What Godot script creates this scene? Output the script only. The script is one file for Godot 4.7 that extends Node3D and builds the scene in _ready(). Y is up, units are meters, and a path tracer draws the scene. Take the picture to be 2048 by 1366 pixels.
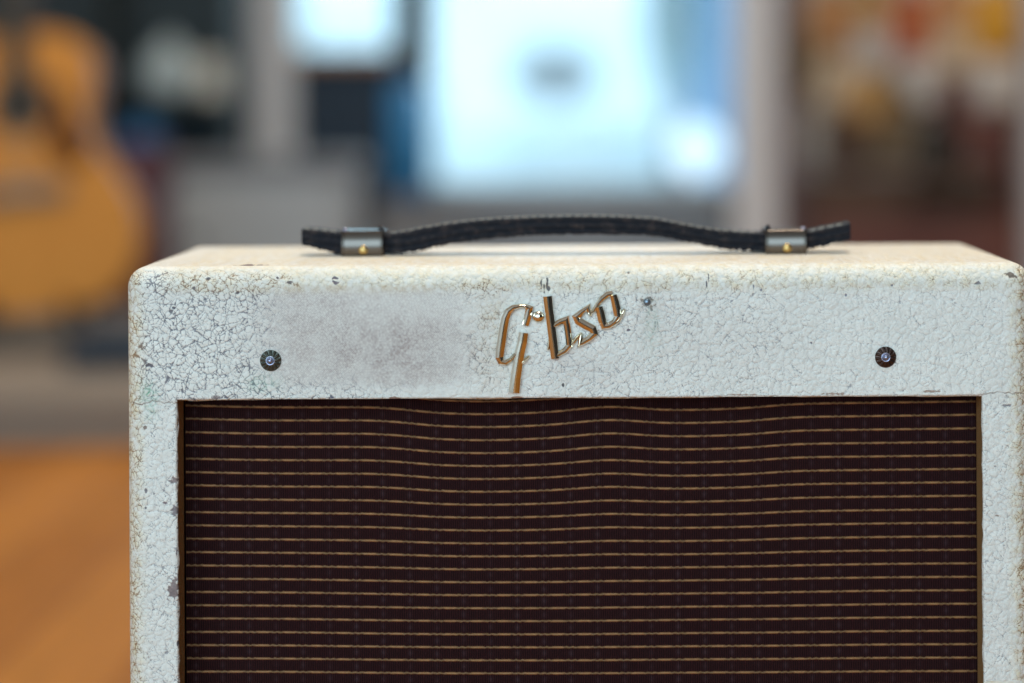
extends Node3D
# A worn cream guitar amplifier in focus; behind it a blurred shop interior with a shop window.
# Metres, y up. The amplifier's front lies in the plane z = 0 and stands on the floor y = 0.

const F := 4400.0            # focal length in photograph pixels (2048 wide)
const VX := 1167.0           # where the amplifier's depth lines meet in the photograph
const VY := 228.0
const EYE_Y := 0.5
const EYE_Z := 1.1
const ROLL := 0.0052
const PX := 0.00025          # one photograph pixel on the amplifier's front, in metres

var mats := {}
var used_names := {}
var rng := RandomNumberGenerator.new()

# ---------------------------------------------------------------- helpers
func at(px: float, py: float, d: float) -> Vector3:
	var dx := px - VX
	var dy := py - VY
	return Vector3((dx - dy * ROLL) * d / F, EYE_Y - (dx * ROLL + dy) * d / F, EYE_Z - d)

func lin(r: float, g: float, b: float) -> Color:
	return Color(r, g, b).linear_to_srgb()

func mat(called: String, c: Color, rough := 0.7, metal := 0.0) -> StandardMaterial3D:
	var m := StandardMaterial3D.new()
	m.resource_name = called
	m.albedo_color = c
	m.roughness = rough
	m.metallic = metal
	mats[called] = m
	return m

func numbered(called: String) -> String:
	if not used_names.has(called):
		used_names[called] = 0
		return called
	used_names[called] += 1
	return "%s_%03d" % [called, used_names[called]]

func tag(o: Node3D, label: String, category: String, group := "", kind := "") -> void:
	if label:
		o.set_meta("label", label)
	if category:
		o.set_meta("category", category)
	if group:
		o.set_meta("group", group)
	if kind:
		o.set_meta("kind", kind)

func thing(called: String, where: Vector3, label: String, category: String, group := "") -> Node3D:
	var o := Node3D.new()
	o.name = numbered(called)
	add_child(o)
	o.position = where
	tag(o, label, category, group)
	return o

func group_part(called: String, parent: Node3D) -> Node3D:
	var o := Node3D.new()
	o.name = called
	parent.add_child(o, true)
	return o

func put(called: String, mesh: Mesh, m: Material, parent: Node3D, where := Vector3.ZERO, turn := Vector3.ZERO) -> MeshInstance3D:
	var o := MeshInstance3D.new()
	o.name = called if parent != self else numbered(called)
	o.mesh = mesh
	if m:
		o.material_override = m
	parent.add_child(o, true)
	o.position = where
	o.rotation = turn
	return o

func begin() -> SurfaceTool:
	var st := SurfaceTool.new()
	st.begin(Mesh.PRIMITIVE_TRIANGLES)
	return st

# a, b, c, d run counter-clockwise when seen from outside
func quad(st: SurfaceTool, a: Vector3, b: Vector3, c: Vector3, d: Vector3) -> void:
	for v in [a, c, b, a, d, c]:
		st.add_vertex(v)

func tri(st: SurfaceTool, a: Vector3, b: Vector3, c: Vector3) -> void:
	for v in [a, c, b]:
		st.add_vertex(v)

func done(st: SurfaceTool) -> ArrayMesh:
	st.generate_normals()
	return st.commit()

func box_mesh(size: Vector3, bevel := 0.0) -> ArrayMesh:
	var st := begin()
	var h := size / 2.0
	var e := minf(bevel, minf(h.x, minf(h.y, h.z)) * 0.9)
	if e <= 0.0:
		e = 0.0005
	var axes := [Vector3.RIGHT, Vector3.UP, Vector3.BACK]
	st.set_smooth_group(-1)
	for k in 3:
		var n: Vector3 = axes[k]
		var u: Vector3 = axes[(k + 1) % 3]
		var w: Vector3 = axes[(k + 2) % 3]
		var hn: float = h[k]
		var hu: float = h[(k + 1) % 3]
		var hw: float = h[(k + 2) % 3]
		for s in [1.0, -1.0]:
			var c: Vector3 = n * hn * s
			var us: Vector3 = u * (hu - e) * s
			var ws: Vector3 = w * (hw - e)
			quad(st, c - us - ws, c + us - ws, c + us + ws, c - us + ws)
	# chamfers
	for k in 3:
		var n: Vector3 = axes[k]
		var u: Vector3 = axes[(k + 1) % 3]
		var w: Vector3 = axes[(k + 2) % 3]
		var hn: float = h[k]
		var hu: float = h[(k + 1) % 3]
		var hw: float = h[(k + 2) % 3]
		for su in [1.0, -1.0]:
			for sw in [1.0, -1.0]:
				var a: Vector3 = u * hu * su + w * (hw - e) * sw
				var b: Vector3 = u * (hu - e) * su + w * hw * sw
				var l: Vector3 = n * (hn - e)
				if su * sw > 0.0:
					quad(st, a - l, a + l, b + l, b - l)
				else:
					quad(st, b - l, b + l, a + l, a - l)
	for sx in [1.0, -1.0]:
		for sy in [1.0, -1.0]:
			for sz in [1.0, -1.0]:
				var a := Vector3(h.x * sx, (h.y - e) * sy, (h.z - e) * sz)
				var b := Vector3((h.x - e) * sx, h.y * sy, (h.z - e) * sz)
				var c := Vector3((h.x - e) * sx, (h.y - e) * sy, h.z * sz)
				if sx * sy * sz > 0.0:
					tri(st, a, b, c)
				else:
					tri(st, a, c, b)
	return done(st)

func box(called: String, lo: Vector3, hi: Vector3, m: Material, parent: Node3D, bevel := 0.002) -> MeshInstance3D:
	return put(called, box_mesh((hi - lo).abs(), bevel), m, parent, (lo + hi) / 2.0)

# lathe round +z: profile of (radius, z)
func lathe(profile: Array, sides := 32) -> ArrayMesh:
	var st := begin()
	st.set_smooth_group(0)
	for k in profile.size() - 1:
		var p: Vector2 = profile[k]
		var q: Vector2 = profile[k + 1]
		for i in sides:
			var a := TAU * i / sides
			var b := TAU * (i + 1) / sides
			var p0 := Vector3(cos(a) * p.x, sin(a) * p.x, p.y)
			var p1 := Vector3(cos(b) * p.x, sin(b) * p.x, p.y)
			var q0 := Vector3(cos(a) * q.x, sin(a) * q.x, q.y)
			var q1 := Vector3(cos(b) * q.x, sin(b) * q.x, q.y)
			if p.x > 1e-7:
				tri(st, p0, p1, q1 if q.x > 1e-7 else q0)
			if q.x > 1e-7:
				tri(st, p0, q1, q0)
	return done(st)

func tube(points: Array, radius: float, sides := 10) -> ArrayMesh:
	var st := begin()
	st.set_smooth_group(0)
	var rings := []
	for i in points.size():
		var a: Vector3 = points[maxi(i - 1, 0)]
		var b: Vector3 = points[mini(i + 1, points.size() - 1)]
		var t := (b - a).normalized()
		var u := t.cross(Vector3.BACK if absf(t.z) < 0.9 else Vector3.UP).normalized()
		var w := t.cross(u)
		var ring := []
		for k in sides:
			var g := TAU * k / sides
			ring.append(points[i] + (u * cos(g) + w * sin(g)) * radius)
		rings.append(ring)
	for i in rings.size() - 1:
		for k in sides:
			var l := (k + 1) % sides
			quad(st, rings[i][k], rings[i][l], rings[i + 1][l], rings[i + 1][k])
	st.set_smooth_group(-1)
	for k in range(1, sides - 1):
		tri(st, rings[0][0], rings[0][k + 1], rings[0][k])
		var e: Array = rings[-1]
		tri(st, e[0], e[k], e[k + 1])
	return done(st)

# an outline (counter-clockwise, x y) given thickness from z0 to z1
func slab(outline: PackedVector2Array, z0: float, z1: float, smooth := true) -> ArrayMesh:
	var st := begin()
	st.set_smooth_group(-1)
	var idx := Geometry2D.triangulate_polygon(outline)
	for i in range(0, idx.size(), 3):
		var a := outline[idx[i]]
		var b := outline[idx[i + 1]]
		var c := outline[idx[i + 2]]
		if (b - a).cross(c - a) < 0.0:
			var t := b
			b = c
			c = t
		tri(st, Vector3(a.x, a.y, z1), Vector3(b.x, b.y, z1), Vector3(c.x, c.y, z1))
		tri(st, Vector3(a.x, a.y, z0), Vector3(c.x, c.y, z0), Vector3(b.x, b.y, z0))
	st.set_smooth_group(1 if smooth else -1)
	var n := outline.size()
	for i in n:
		var a := outline[i]
		var b := outline[(i + 1) % n]
		quad(st, Vector3(a.x, a.y, z0), Vector3(b.x, b.y, z0), Vector3(b.x, b.y, z1), Vector3(a.x, a.y, z1))
	return done(st)

func sstep(a: float, b: float, x: float) -> float:
	var t := clampf((x - a) / (b - a), 0.0, 1.0)
	return t * t * (3.0 - 2.0 * t)

func noise_image(w: int, h: int, freq: float, seed_: int, kind := 0, warp := 0.0) -> Image:
	var n := FastNoiseLite.new()
	n.seed = seed_
	n.frequency = freq
	if kind == 1:
		n.noise_type = FastNoiseLite.TYPE_CELLULAR
		n.cellular_return_type = FastNoiseLite.RETURN_DISTANCE2_SUB
		n.cellular_distance_function = FastNoiseLite.DISTANCE_EUCLIDEAN
		n.cellular_jitter = 1.0
		n.fractal_type = FastNoiseLite.FRACTAL_NONE
	elif kind == 2:
		n.noise_type = FastNoiseLite.TYPE_VALUE
		n.fractal_type = FastNoiseLite.FRACTAL_NONE
	else:
		n.noise_type = FastNoiseLite.TYPE_SIMPLEX_SMOOTH
		n.fractal_type = FastNoiseLite.FRACTAL_FBM
		n.fractal_octaves = 4
	if warp > 0.0:
		n.domain_warp_enabled = true
		n.domain_warp_amplitude = warp
		n.domain_warp_frequency = freq * 0.45
		n.domain_warp_fractal_type = FastNoiseLite.DOMAIN_WARP_FRACTAL_PROGRESSIVE
		n.domain_warp_fractal_octaves = 3
		n.domain_warp_fractal_gain = 0.55
	return n.get_image(w, h, false, false, true)

func texture_of(bytes: PackedByteArray, w: int, h: int, format: int) -> ImageTexture:
	var im := Image.create_from_data(w, h, false, format, bytes)
	return ImageTexture.create_from_image(im)

# ---------------------------------------------------------------- scene
func _ready() -> void:
	rng.seed = 20417
	set_camera()
	set_light()
	make_materials()
	build_room()
	build_outside()
	build_amplifier()
	build_guitar()
	build_left_background()
	build_right_background()

func set_camera() -> void:
	var cam := Camera3D.new()
	cam.name = "camera"
	add_child(cam)
	cam.position = Vector3(0, EYE_Y, EYE_Z)
	cam.rotation = Vector3(0, 0, -ROLL)
	cam.near = 0.05
	cam.far = 80.0
	cam.projection = Camera3D.PROJECTION_FRUSTUM
	cam.size = 1366.0 / F * cam.near
	cam.frustum_offset = Vector2((1024.0 - VX) / F, -(683.0 - VY) / F) * cam.near
	var lens := CameraAttributesPhysical.new()
	lens.frustum_focal_length = 77.0
	lens.frustum_focus_distance = EYE_Z + 0.004
	lens.frustum_near = 0.05
	lens.frustum_far = 80.0
	lens.exposure_aperture = 2.3
	cam.attributes = lens
	cam.current = true

func set_light() -> void:
	var we := WorldEnvironment.new()
	we.name = "world"
	var e := Environment.new()
	e.background_mode = Environment.BG_COLOR
	e.background_color = lin(0.50, 0.82, 1.0)     # bright overcast daylight seen through the shop windows
	e.background_energy_multiplier = 2.1
	e.tonemap_mode = Environment.TONE_MAPPER_LINEAR
	e.tonemap_exposure = 1.0
	e.sdfgi_enabled = true
	e.ssao_enabled = true
	e.ssil_enabled = true
	we.environment = e
	add_child(we)
	# daylight that comes in by the street window behind the camera
	area("street_window_daylight", Vector3(-1.05, 1.4, 3.36), Vector3(0, 0.0, 0), Vector2(4.1, 2.0), lin(0.61, 0.805, 1.0), 9.2)
	# daylight that comes in by the window behind the amplifier
	area("shop_window_daylight", at(1160, 0, 5.93) + Vector3(0, 0.35, 0.0), Vector3(0, PI, 0), Vector2(0.8, 1.3), lin(0.76, 0.9, 1.0), 1.2)

func area(called: String, where: Vector3, turn: Vector3, size: Vector2, c: Color, energy: float) -> void:
	var l := AreaLight3D.new()
	l.name = called
	l.area_size = size
	l.area_normalize_energy = true
	l.light_color = c
	l.light_energy = energy
	l.shadow_enabled = true
	l.area_range = 14.0
	l.area_attenuation = 2.0
	add_child(l)
	l.position = where
	l.rotation = turn

func ceiling_lamp(where: Vector3, size: float, energy: float, label: String) -> void:
	var t := thing("ceiling_lamp", where, label, "ceiling lamp", "warm ceiling lamps")
	var prof := [Vector2(size * 0.56, 0.06), Vector2(size * 0.56, 0.0), Vector2(size * 0.5, 0.0), Vector2(size * 0.5, 0.03)]
	put("shade", lathe(prof), mats.white_metal, t, Vector3.ZERO, Vector3(PI / 2, 0, 0)).rotation = Vector3(-PI / 2, 0, 0)
	var glow := put("glowing_panel", lathe([Vector2(0.0, 0.0), Vector2(size * 0.49, 0.0)]), mats.lamp_glow, t, Vector3(0, 0.02, 0))
	glow.rotation = Vector3(PI / 2, 0, 0)
	var l := AreaLight3D.new()
	l.name = "light"
	l.area_size = Vector2(size * 0.85, size * 0.85)
	l.area_normalize_energy = true
	l.light_color = lin(1.0, 0.90, 0.79)
	l.light_energy = energy
	l.shadow_enabled = true
	l.area_range = 8.0
	l.area_attenuation = 2.0
	t.add_child(l)
	l.position = Vector3(0, -0.01, 0)
	l.rotation = Vector3(-PI / 2, 0, 0)

# ---------------------------------------------------------------- materials
func make_materials() -> void:
	mat("white_metal", lin(0.75, 0.75, 0.73), 0.5)
	var g := mat("lamp_glow", lin(0.8, 0.75, 0.65), 0.6)
	g.emission_enabled = true
	g.emission = lin(1.0, 0.78, 0.5)
	g.emission_energy_multiplier = 2.0
	var gg := mat("globe_glow", lin(0.8, 0.8, 0.8), 0.5)
	gg.emission_enabled = true
	gg.emission = lin(0.72, 0.84, 1.0)
	gg.emission_energy_multiplier = 0.9
	mat("ceiling_paint", lin(0.55, 0.52, 0.48), 0.9)
	mat("wall_paint", lin(0.42, 0.42, 0.42), 0.9)
	mat("wall_pale", lin(0.58, 0.59, 0.59), 0.9)
	mat("wall_warm", lin(0.05, 0.045, 0.04), 0.9)
	mat("wall_dark", lin(0.035, 0.05, 0.055), 0.8)
	mat("frame_white", lin(0.82, 0.82, 0.81), 0.5)
	mat("navy", lin(0.006, 0.022, 0.042), 0.6)
	mat("grey_paint", lin(0.35, 0.37, 0.375), 0.6)
	mat("grey_trim", lin(0.17, 0.17, 0.175), 0.6)
	mat("grey_globe", lin(0.55, 0.64, 0.63), 0.5)
	mat("blue_glaze", lin(0.03, 0.20, 0.42), 0.4)
	mat("maroon", lin(0.10, 0.018, 0.025), 0.6)
	mat("deep_maroon", lin(0.05, 0.006, 0.006), 0.7)
	mat("carpet", lin(0.25, 0.205, 0.16), 0.95)
	mat("outdoor_white", lin(0.92, 0.92, 0.92), 0.8)
	mat("outdoor_shutter", lin(0.30, 0.42, 0.48), 0.8)
	mat("outdoor_render", lin(0.74, 0.75, 0.75), 0.8)
	mat("gate_blue", lin(0.22, 0.34, 0.52), 0.7)
	mat("bench_grey", lin(0.27, 0.31, 0.34), 0.7)
	mat("drum_blue", lin(0.03, 0.26, 0.55), 0.4)
	mat("outdoor_teal", lin(0.05, 0.25, 0.27), 0.8)
	mat("shrub_dark", lin(0.02, 0.06, 0.06), 0.8)
	mat("pavement", lin(0.75, 0.76, 0.77), 0.9)
	mat("trunk", lin(0.08, 0.06, 0.07), 0.9)
	mat("terracotta", lin(0.12, 0.14, 0.14), 0.8)
	var pane := mat("window_glass", Color(0.9, 0.97, 1.0, 0.04), 0.02)
	pane.transparency = BaseMaterial3D.TRANSPARENCY_ALPHA
	# packets and wood on the display wall
	mat("pegboard", lin(0.62, 0.55, 0.45), 0.85)
	mat("plum_edge", lin(0.17, 0.115, 0.115), 0.7)
	mat("packet_orange", lin(0.55, 0.25, 0.08), 0.5)
	mat("packet_red", lin(0.50, 0.12, 0.03), 0.5)
	mat("packet_amber", lin(0.62, 0.30, 0.01), 0.45)
	mat("packet_tan", lin(0.62, 0.47, 0.30), 0.6)
	mat("packet_gold", lin(0.55, 0.30, 0.08), 0.5)
	mat("packet_brown", lin(0.10, 0.025, 0.015), 0.6)
	mat("packet_olive", lin(0.17, 0.11, 0.05), 0.6)
	mat("packet_cream", lin(0.60, 0.56, 0.50), 0.6)
	mat("counter_wood", lin(0.10, 0.048, 0.022), 0.6)
	mat("counter_red", lin(0.135, 0.045, 0.03), 0.6)
	mat("counter_dark", lin(0.02, 0.012, 0.006), 0.7)
	# guitar
	wood_material("spruce", lin(0.64, 0.285, 0.065), lin(0.52, 0.21, 0.042), 0.7)
	mats.spruce.metallic_specular = 0.2
	mat("guitar_side", lin(0.20, 0.07, 0.02), 0.65)
	mat("ebony", lin(0.03, 0.022, 0.018), 0.85)
	mats.ebony.metallic_specular = 0.2
	mat("tortoiseshell", lin(0.06, 0.014, 0.006), 0.8)
	mats.tortoiseshell.metallic_specular = 0.2
	mat("rosewood", lin(0.16, 0.10, 0.06), 0.5)
	mat("bone", lin(0.7, 0.66, 0.55), 0.5)
	mat("black_steel", lin(0.015, 0.016, 0.018), 0.4, 0.3)
	mat("string_steel", lin(0.5, 0.45, 0.35), 0.3, 1.0)
	mat("rubber", lin(0.02, 0.02, 0.02), 0.9)
	# amplifier
	mat("nickel", lin(0.88, 0.81, 0.67), 0.10, 1.0)
	mat("bronze_dark", lin(0.085, 0.055, 0.045), 0.3, 0.9)
	mat("bronze_green", lin(0.10, 0.105, 0.085), 0.35, 0.8)
	mat("fray", lin(0.09, 0.05, 0.04), 0.9)
	mat("screw_steel", lin(0.34, 0.36, 0.48), 0.3, 0.9)
	mat("pin_steel", lin(0.22, 0.28, 0.33), 0.35, 0.8)
	mat("buckle_metal", lin(0.125, 0.105, 0.088), 0.22, 0.95)
	mat("brass", lin(0.55, 0.36, 0.13), 0.35, 1.0)
	mat("stitch_thread", lin(0.42, 0.37, 0.30), 0.9)
	mat("baffle_wood", lin(0.26, 0.18, 0.11), 0.9)
	var lining := mat("lining_edge", lin(0.27, 0.14, 0.038), 0.95)
	var li := noise_image(256, 256, 0.12, 5, 0)
	lining.heightmap_enabled = true
	lining.heightmap_texture = ImageTexture.create_from_image(li)
	lining.heightmap_scale = 0.08
	lining.uv1_triplanar = true
	lining.uv1_world_triplanar = true
	lining.uv1_scale = Vector3(20, 20, 20)
	# leather of the handle
	var leather := mat("leather", lin(1.0, 1.0, 1.0), 0.66)
	leather.metallic_specular = 0.3
	var la := noise_image(512, 256, 0.03, 71, 0).get_data()
	var lb := noise_image(512, 256, 0.22, 72, 0).get_data()
	var bytes := PackedByteArray()
	bytes.resize(512 * 256 * 3)
	for k in 512 * 256:
		var t := la[k] / 255.0 * 0.6 + lb[k] / 255.0 * 0.4
		var s := sstep(0.50, 0.80, t)
		bytes[k * 3] = int(lerpf(19, 74, s))
		bytes[k * 3 + 1] = int(lerpf(21, 60, s))
		bytes[k * 3 + 2] = int(lerpf(28, 54, s))
	leather.albedo_texture = texture_of(bytes, 512, 256, Image.FORMAT_RGB8)
	leather.heightmap_enabled = true
	leather.heightmap_texture = texture_of(lb, 512, 256, Image.FORMAT_L8)
	leather.heightmap_scale = 0.04
	leather.uv1_triplanar = true
	leather.uv1_world_triplanar = true
	leather.uv1_scale = Vector3(9, 26, 26)
	make_cloth_material()
	make_cover_material()
	var thread_m := mat("gold_thread", Color.WHITE, 0.45)
	thread_m.vertex_color_use_as_albedo = true
	# floor boards
	for k in 4:
		var c0 := [lin(0.50, 0.195, 0.033), lin(0.46, 0.175, 0.028), lin(0.54, 0.21, 0.038), lin(0.42, 0.155, 0.026)]
		var c: Color = c0[k]
		wood_material("floor_wood_%d" % k, c, c.darkened(0.14), 0.62)
		mats["floor_wood_%d" % k].metallic_specular = 0.3

func wood_material(called: String, a: Color, b: Color, rough: float) -> void:
	var m := mat(called, Color.WHITE, rough)
	var n := noise_image(256, 256, 0.018, called.hash() % 1000, 0)
	var f := noise_image(256, 256, 0.09, called.hash() % 1000 + 7, 0)
	n.resize(64, 256)
	n.resize(256, 256)
	var x := n.get_data()
	var y := f.get_data()
	var bytes := PackedByteArray()
	bytes.resize(256 * 256 * 3)
	for k in 256 * 256:
		var t := clampf((x[k] * 0.75 + y[k] * 0.25) / 255.0, 0.0, 1.0)
		var c := a.lerp(b, t)
		bytes[k * 3] = int(c.r * 255.0)
		bytes[k * 3 + 1] = int(c.g * 255.0)
		bytes[k * 3 + 2] = int(c.b * 255.0)
	m.albedo_texture = texture_of(bytes, 256, 256, Image.FORMAT_RGB8)
	m.uv1_triplanar = true
	m.uv1_scale = Vector3(5, 5, 1.2)

# woven grille cloth: ribs, paler knots between the ovals; six repeats by four rows
func make_cloth_material() -> void:
	var W := 768
	var H := 256
	var r := RandomNumberGenerator.new()
	r.seed = 99
	var knot := []
	for k in 24:
		knot.append([r.randf_range(0.35, 1.0), r.randf_range(-2.0, 2.0)])
	var grain := noise_image(W, H, 0.35, 31, 0).get_data()
	var col := PackedByteArray()
	col.resize(W * H * 3)
	var hgt := PackedByteArray()
	hgt.resize(W * H)
	for j in H:
		var row := j / 64
		var y := (j % 64) / 64.0 * 26.6 - 13.3
		for i in W:
			var cell := i / 128
			var x := (i % 128) / 128.0 * 53.0
			var d := x if x < 26.5 else x - 53.0
			var kn: Array = knot[row * 6 + (cell if x < 26.5 else (cell + 1) % 6)]
			var o := absf(x - 26.5)
			# ribs bend round each oval
			var rib := 0.5 + 0.5 * cos(TAU * (o - 0.035 * y * y * exp(-o * 0.12) * 0.35) / 4.4)
			var g := grain[j * W + i] / 255.0
			var k2: float = exp(-d * d / 26.0) * exp(-(y - kn[1]) * (y - kn[1]) / 34.0) * kn[0]
			k2 += 0.4 * exp(-d * d / 1.6) * kn[0] * (0.5 + g)
			var edge := sstep(7.5, 12.0, absf(y))
			var v := rib * (0.55 + 0.5 * g)
			var cr := 14.0 + 36.0 * v + 16.0 * edge * rib
			var cg := 9.0 + 20.0 * v + 2.0 * edge * rib
			var cb := 12.0 + 24.0 * v + 3.0 * edge * rib
			cr += k2 * 12.0
			cg += k2 * 19.0
			cb += k2 * 26.0
			var p := (j * W + i) * 3
			col[p] = int(minf(cr * 1.27, 255.0))
			col[p + 1] = int(minf(cg * 1.0, 255.0))
			col[p + 2] = int(minf(cb * 0.80, 255.0))
			hgt[j * W + i] = int(255.0 * clampf(0.25 + rib * 0.5 + k2 * 0.2, 0.0, 1.0))
	var m := mat("grille_cloth", Color.WHITE, 0.8)
	m.albedo_texture = texture_of(col, W, H, Image.FORMAT_RGB8)
	m.heightmap_enabled = true
	m.heightmap_texture = texture_of(hgt, W, H, Image.FORMAT_L8)
	m.heightmap_scale = 0.02
	m.metallic_specular = 0.2

# ---- the cracked cream covering. One texel is one photograph pixel on the front: u = (px - 190) / 2048, v = (py - 342) / 1024
const CW := 2048
const CH := 1024
const CX0 := 190.0
const CY0 := 342.0

func small_mask(f: Callable) -> PackedByteArray:
	var w := CW / 8
	var h := CH / 8
	var b := PackedByteArray()
	b.resize(w * h)
	for j in h:
		for i in w:
			b[j * w + i] = int(255.0 * clampf(f.call(CX0 + i * 8 + 4, CY0 + j * 8 + 4), 0.0, 1.0))
	var im := Image.create_from_data(w, h, false, Image.FORMAT_L8, b)
	im.resize(CW, CH, Image.INTERPOLATE_BILINEAR)
	return im.get_data()

func blob(x: float, y: float, cx: float, cy: float, rx: float, ry: float) -> float:
	var a := (x - cx) / rx
	var b := (y - cy) / ry
	return exp(-(a * a + b * b))

# how far the covering has cracked open, and how dark
func crack_mask(x: float, y: float) -> float:
	var v := 0.0
	if y < 800.0:
		v = 0.95 * (1.0 - sstep(480.0, 640.0, x))
		v = maxf(v, 0.85 * blob(x, y, 560, 780, 260, 42))
		v = maxf(v, 0.80 * blob(x, y, 980, 690, 75, 110))
		v = maxf(v, 0.75 * blob(x, y, 960, 580, 110, 30))
		v = maxf(v, 0.95 * blob(x, y, 500, 560, 130, 22))
		v = maxf(v, 0.45 * blob(x, y, 720, 560, 200, 24))
		v = maxf(v, 0.55 * blob(x, y, 1150, 770, 180, 60))
		v = maxf(v, 0.50 * blob(x, y, 1420, 660, 90, 80))
		v = maxf(v, 0.42 * blob(x, y, 1330, 770, 160, 50))
		v = maxf(v, 0.50 * sstep(1000.0, 1080.0, x) * (1.0 - sstep(1500.0, 1760.0, x)))
		v = maxf(v, 0.36 * sstep(1000.0, 1080.0, x))
		v = maxf(v, 0.45 * sstep(545.0, 560.0, y) * (1.0 - sstep(575.0, 600.0, y)) * sstep(900.0, 1000.0, x))
	else:
		v = 0.54 if x < 1000.0 else 0.42
	# both sides and the corners
	v = maxf(v, 0.95 * (1.0 - sstep(262.0, 305.0, x)))
	v = maxf(v, 0.90 * sstep(2008.0, 2042.0, x))
	# the upper edge and the top are smooth
	v *= sstep(512.0, 556.0, y)
	return v

func brown_mask(x: float, y: float) -> float:
	var v := 1.0 - sstep(258.0, 300.0, x)
	v = maxf(v, sstep(2005.0, 2035.0, x))
	v = maxf(v, 0.75 * (1.0 - sstep(572.0, 592.0, y)) * sstep(300.0, 360.0, x))
	v = maxf(v, 0.5 * blob(x, y, 985, 640, 40, 130))
	return v

func weave_mask(x: float, y: float) -> float:
	var v := sstep(430.0, 620.0, x) * (1.0 - sstep(880.0, 985.0, x)) * sstep(560.0, 590.0, y) * (1.0 - sstep(745.0, 800.0, y))
	return v

func dirt_mask(x: float, y: float) -> float:
	var v := 0.75 * blob(x, y, 830, 700, 95, 60)
	v += 0.60 * blob(x, y, 660, 690, 150, 70)
	v += 0.35 * blob(x, y, 600, 610, 120, 40)
	v += 0.35 * blob(x, y, 1300, 640, 26, 60)
	v += 0.35 * blob(x, y, 985, 680, 45, 110)
	v += 0.30 * blob(x, y, 1165, 735, 90, 40)
	v += 0.22 * blob(x, y, 1440, 690, 160, 70)
	return v

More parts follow.
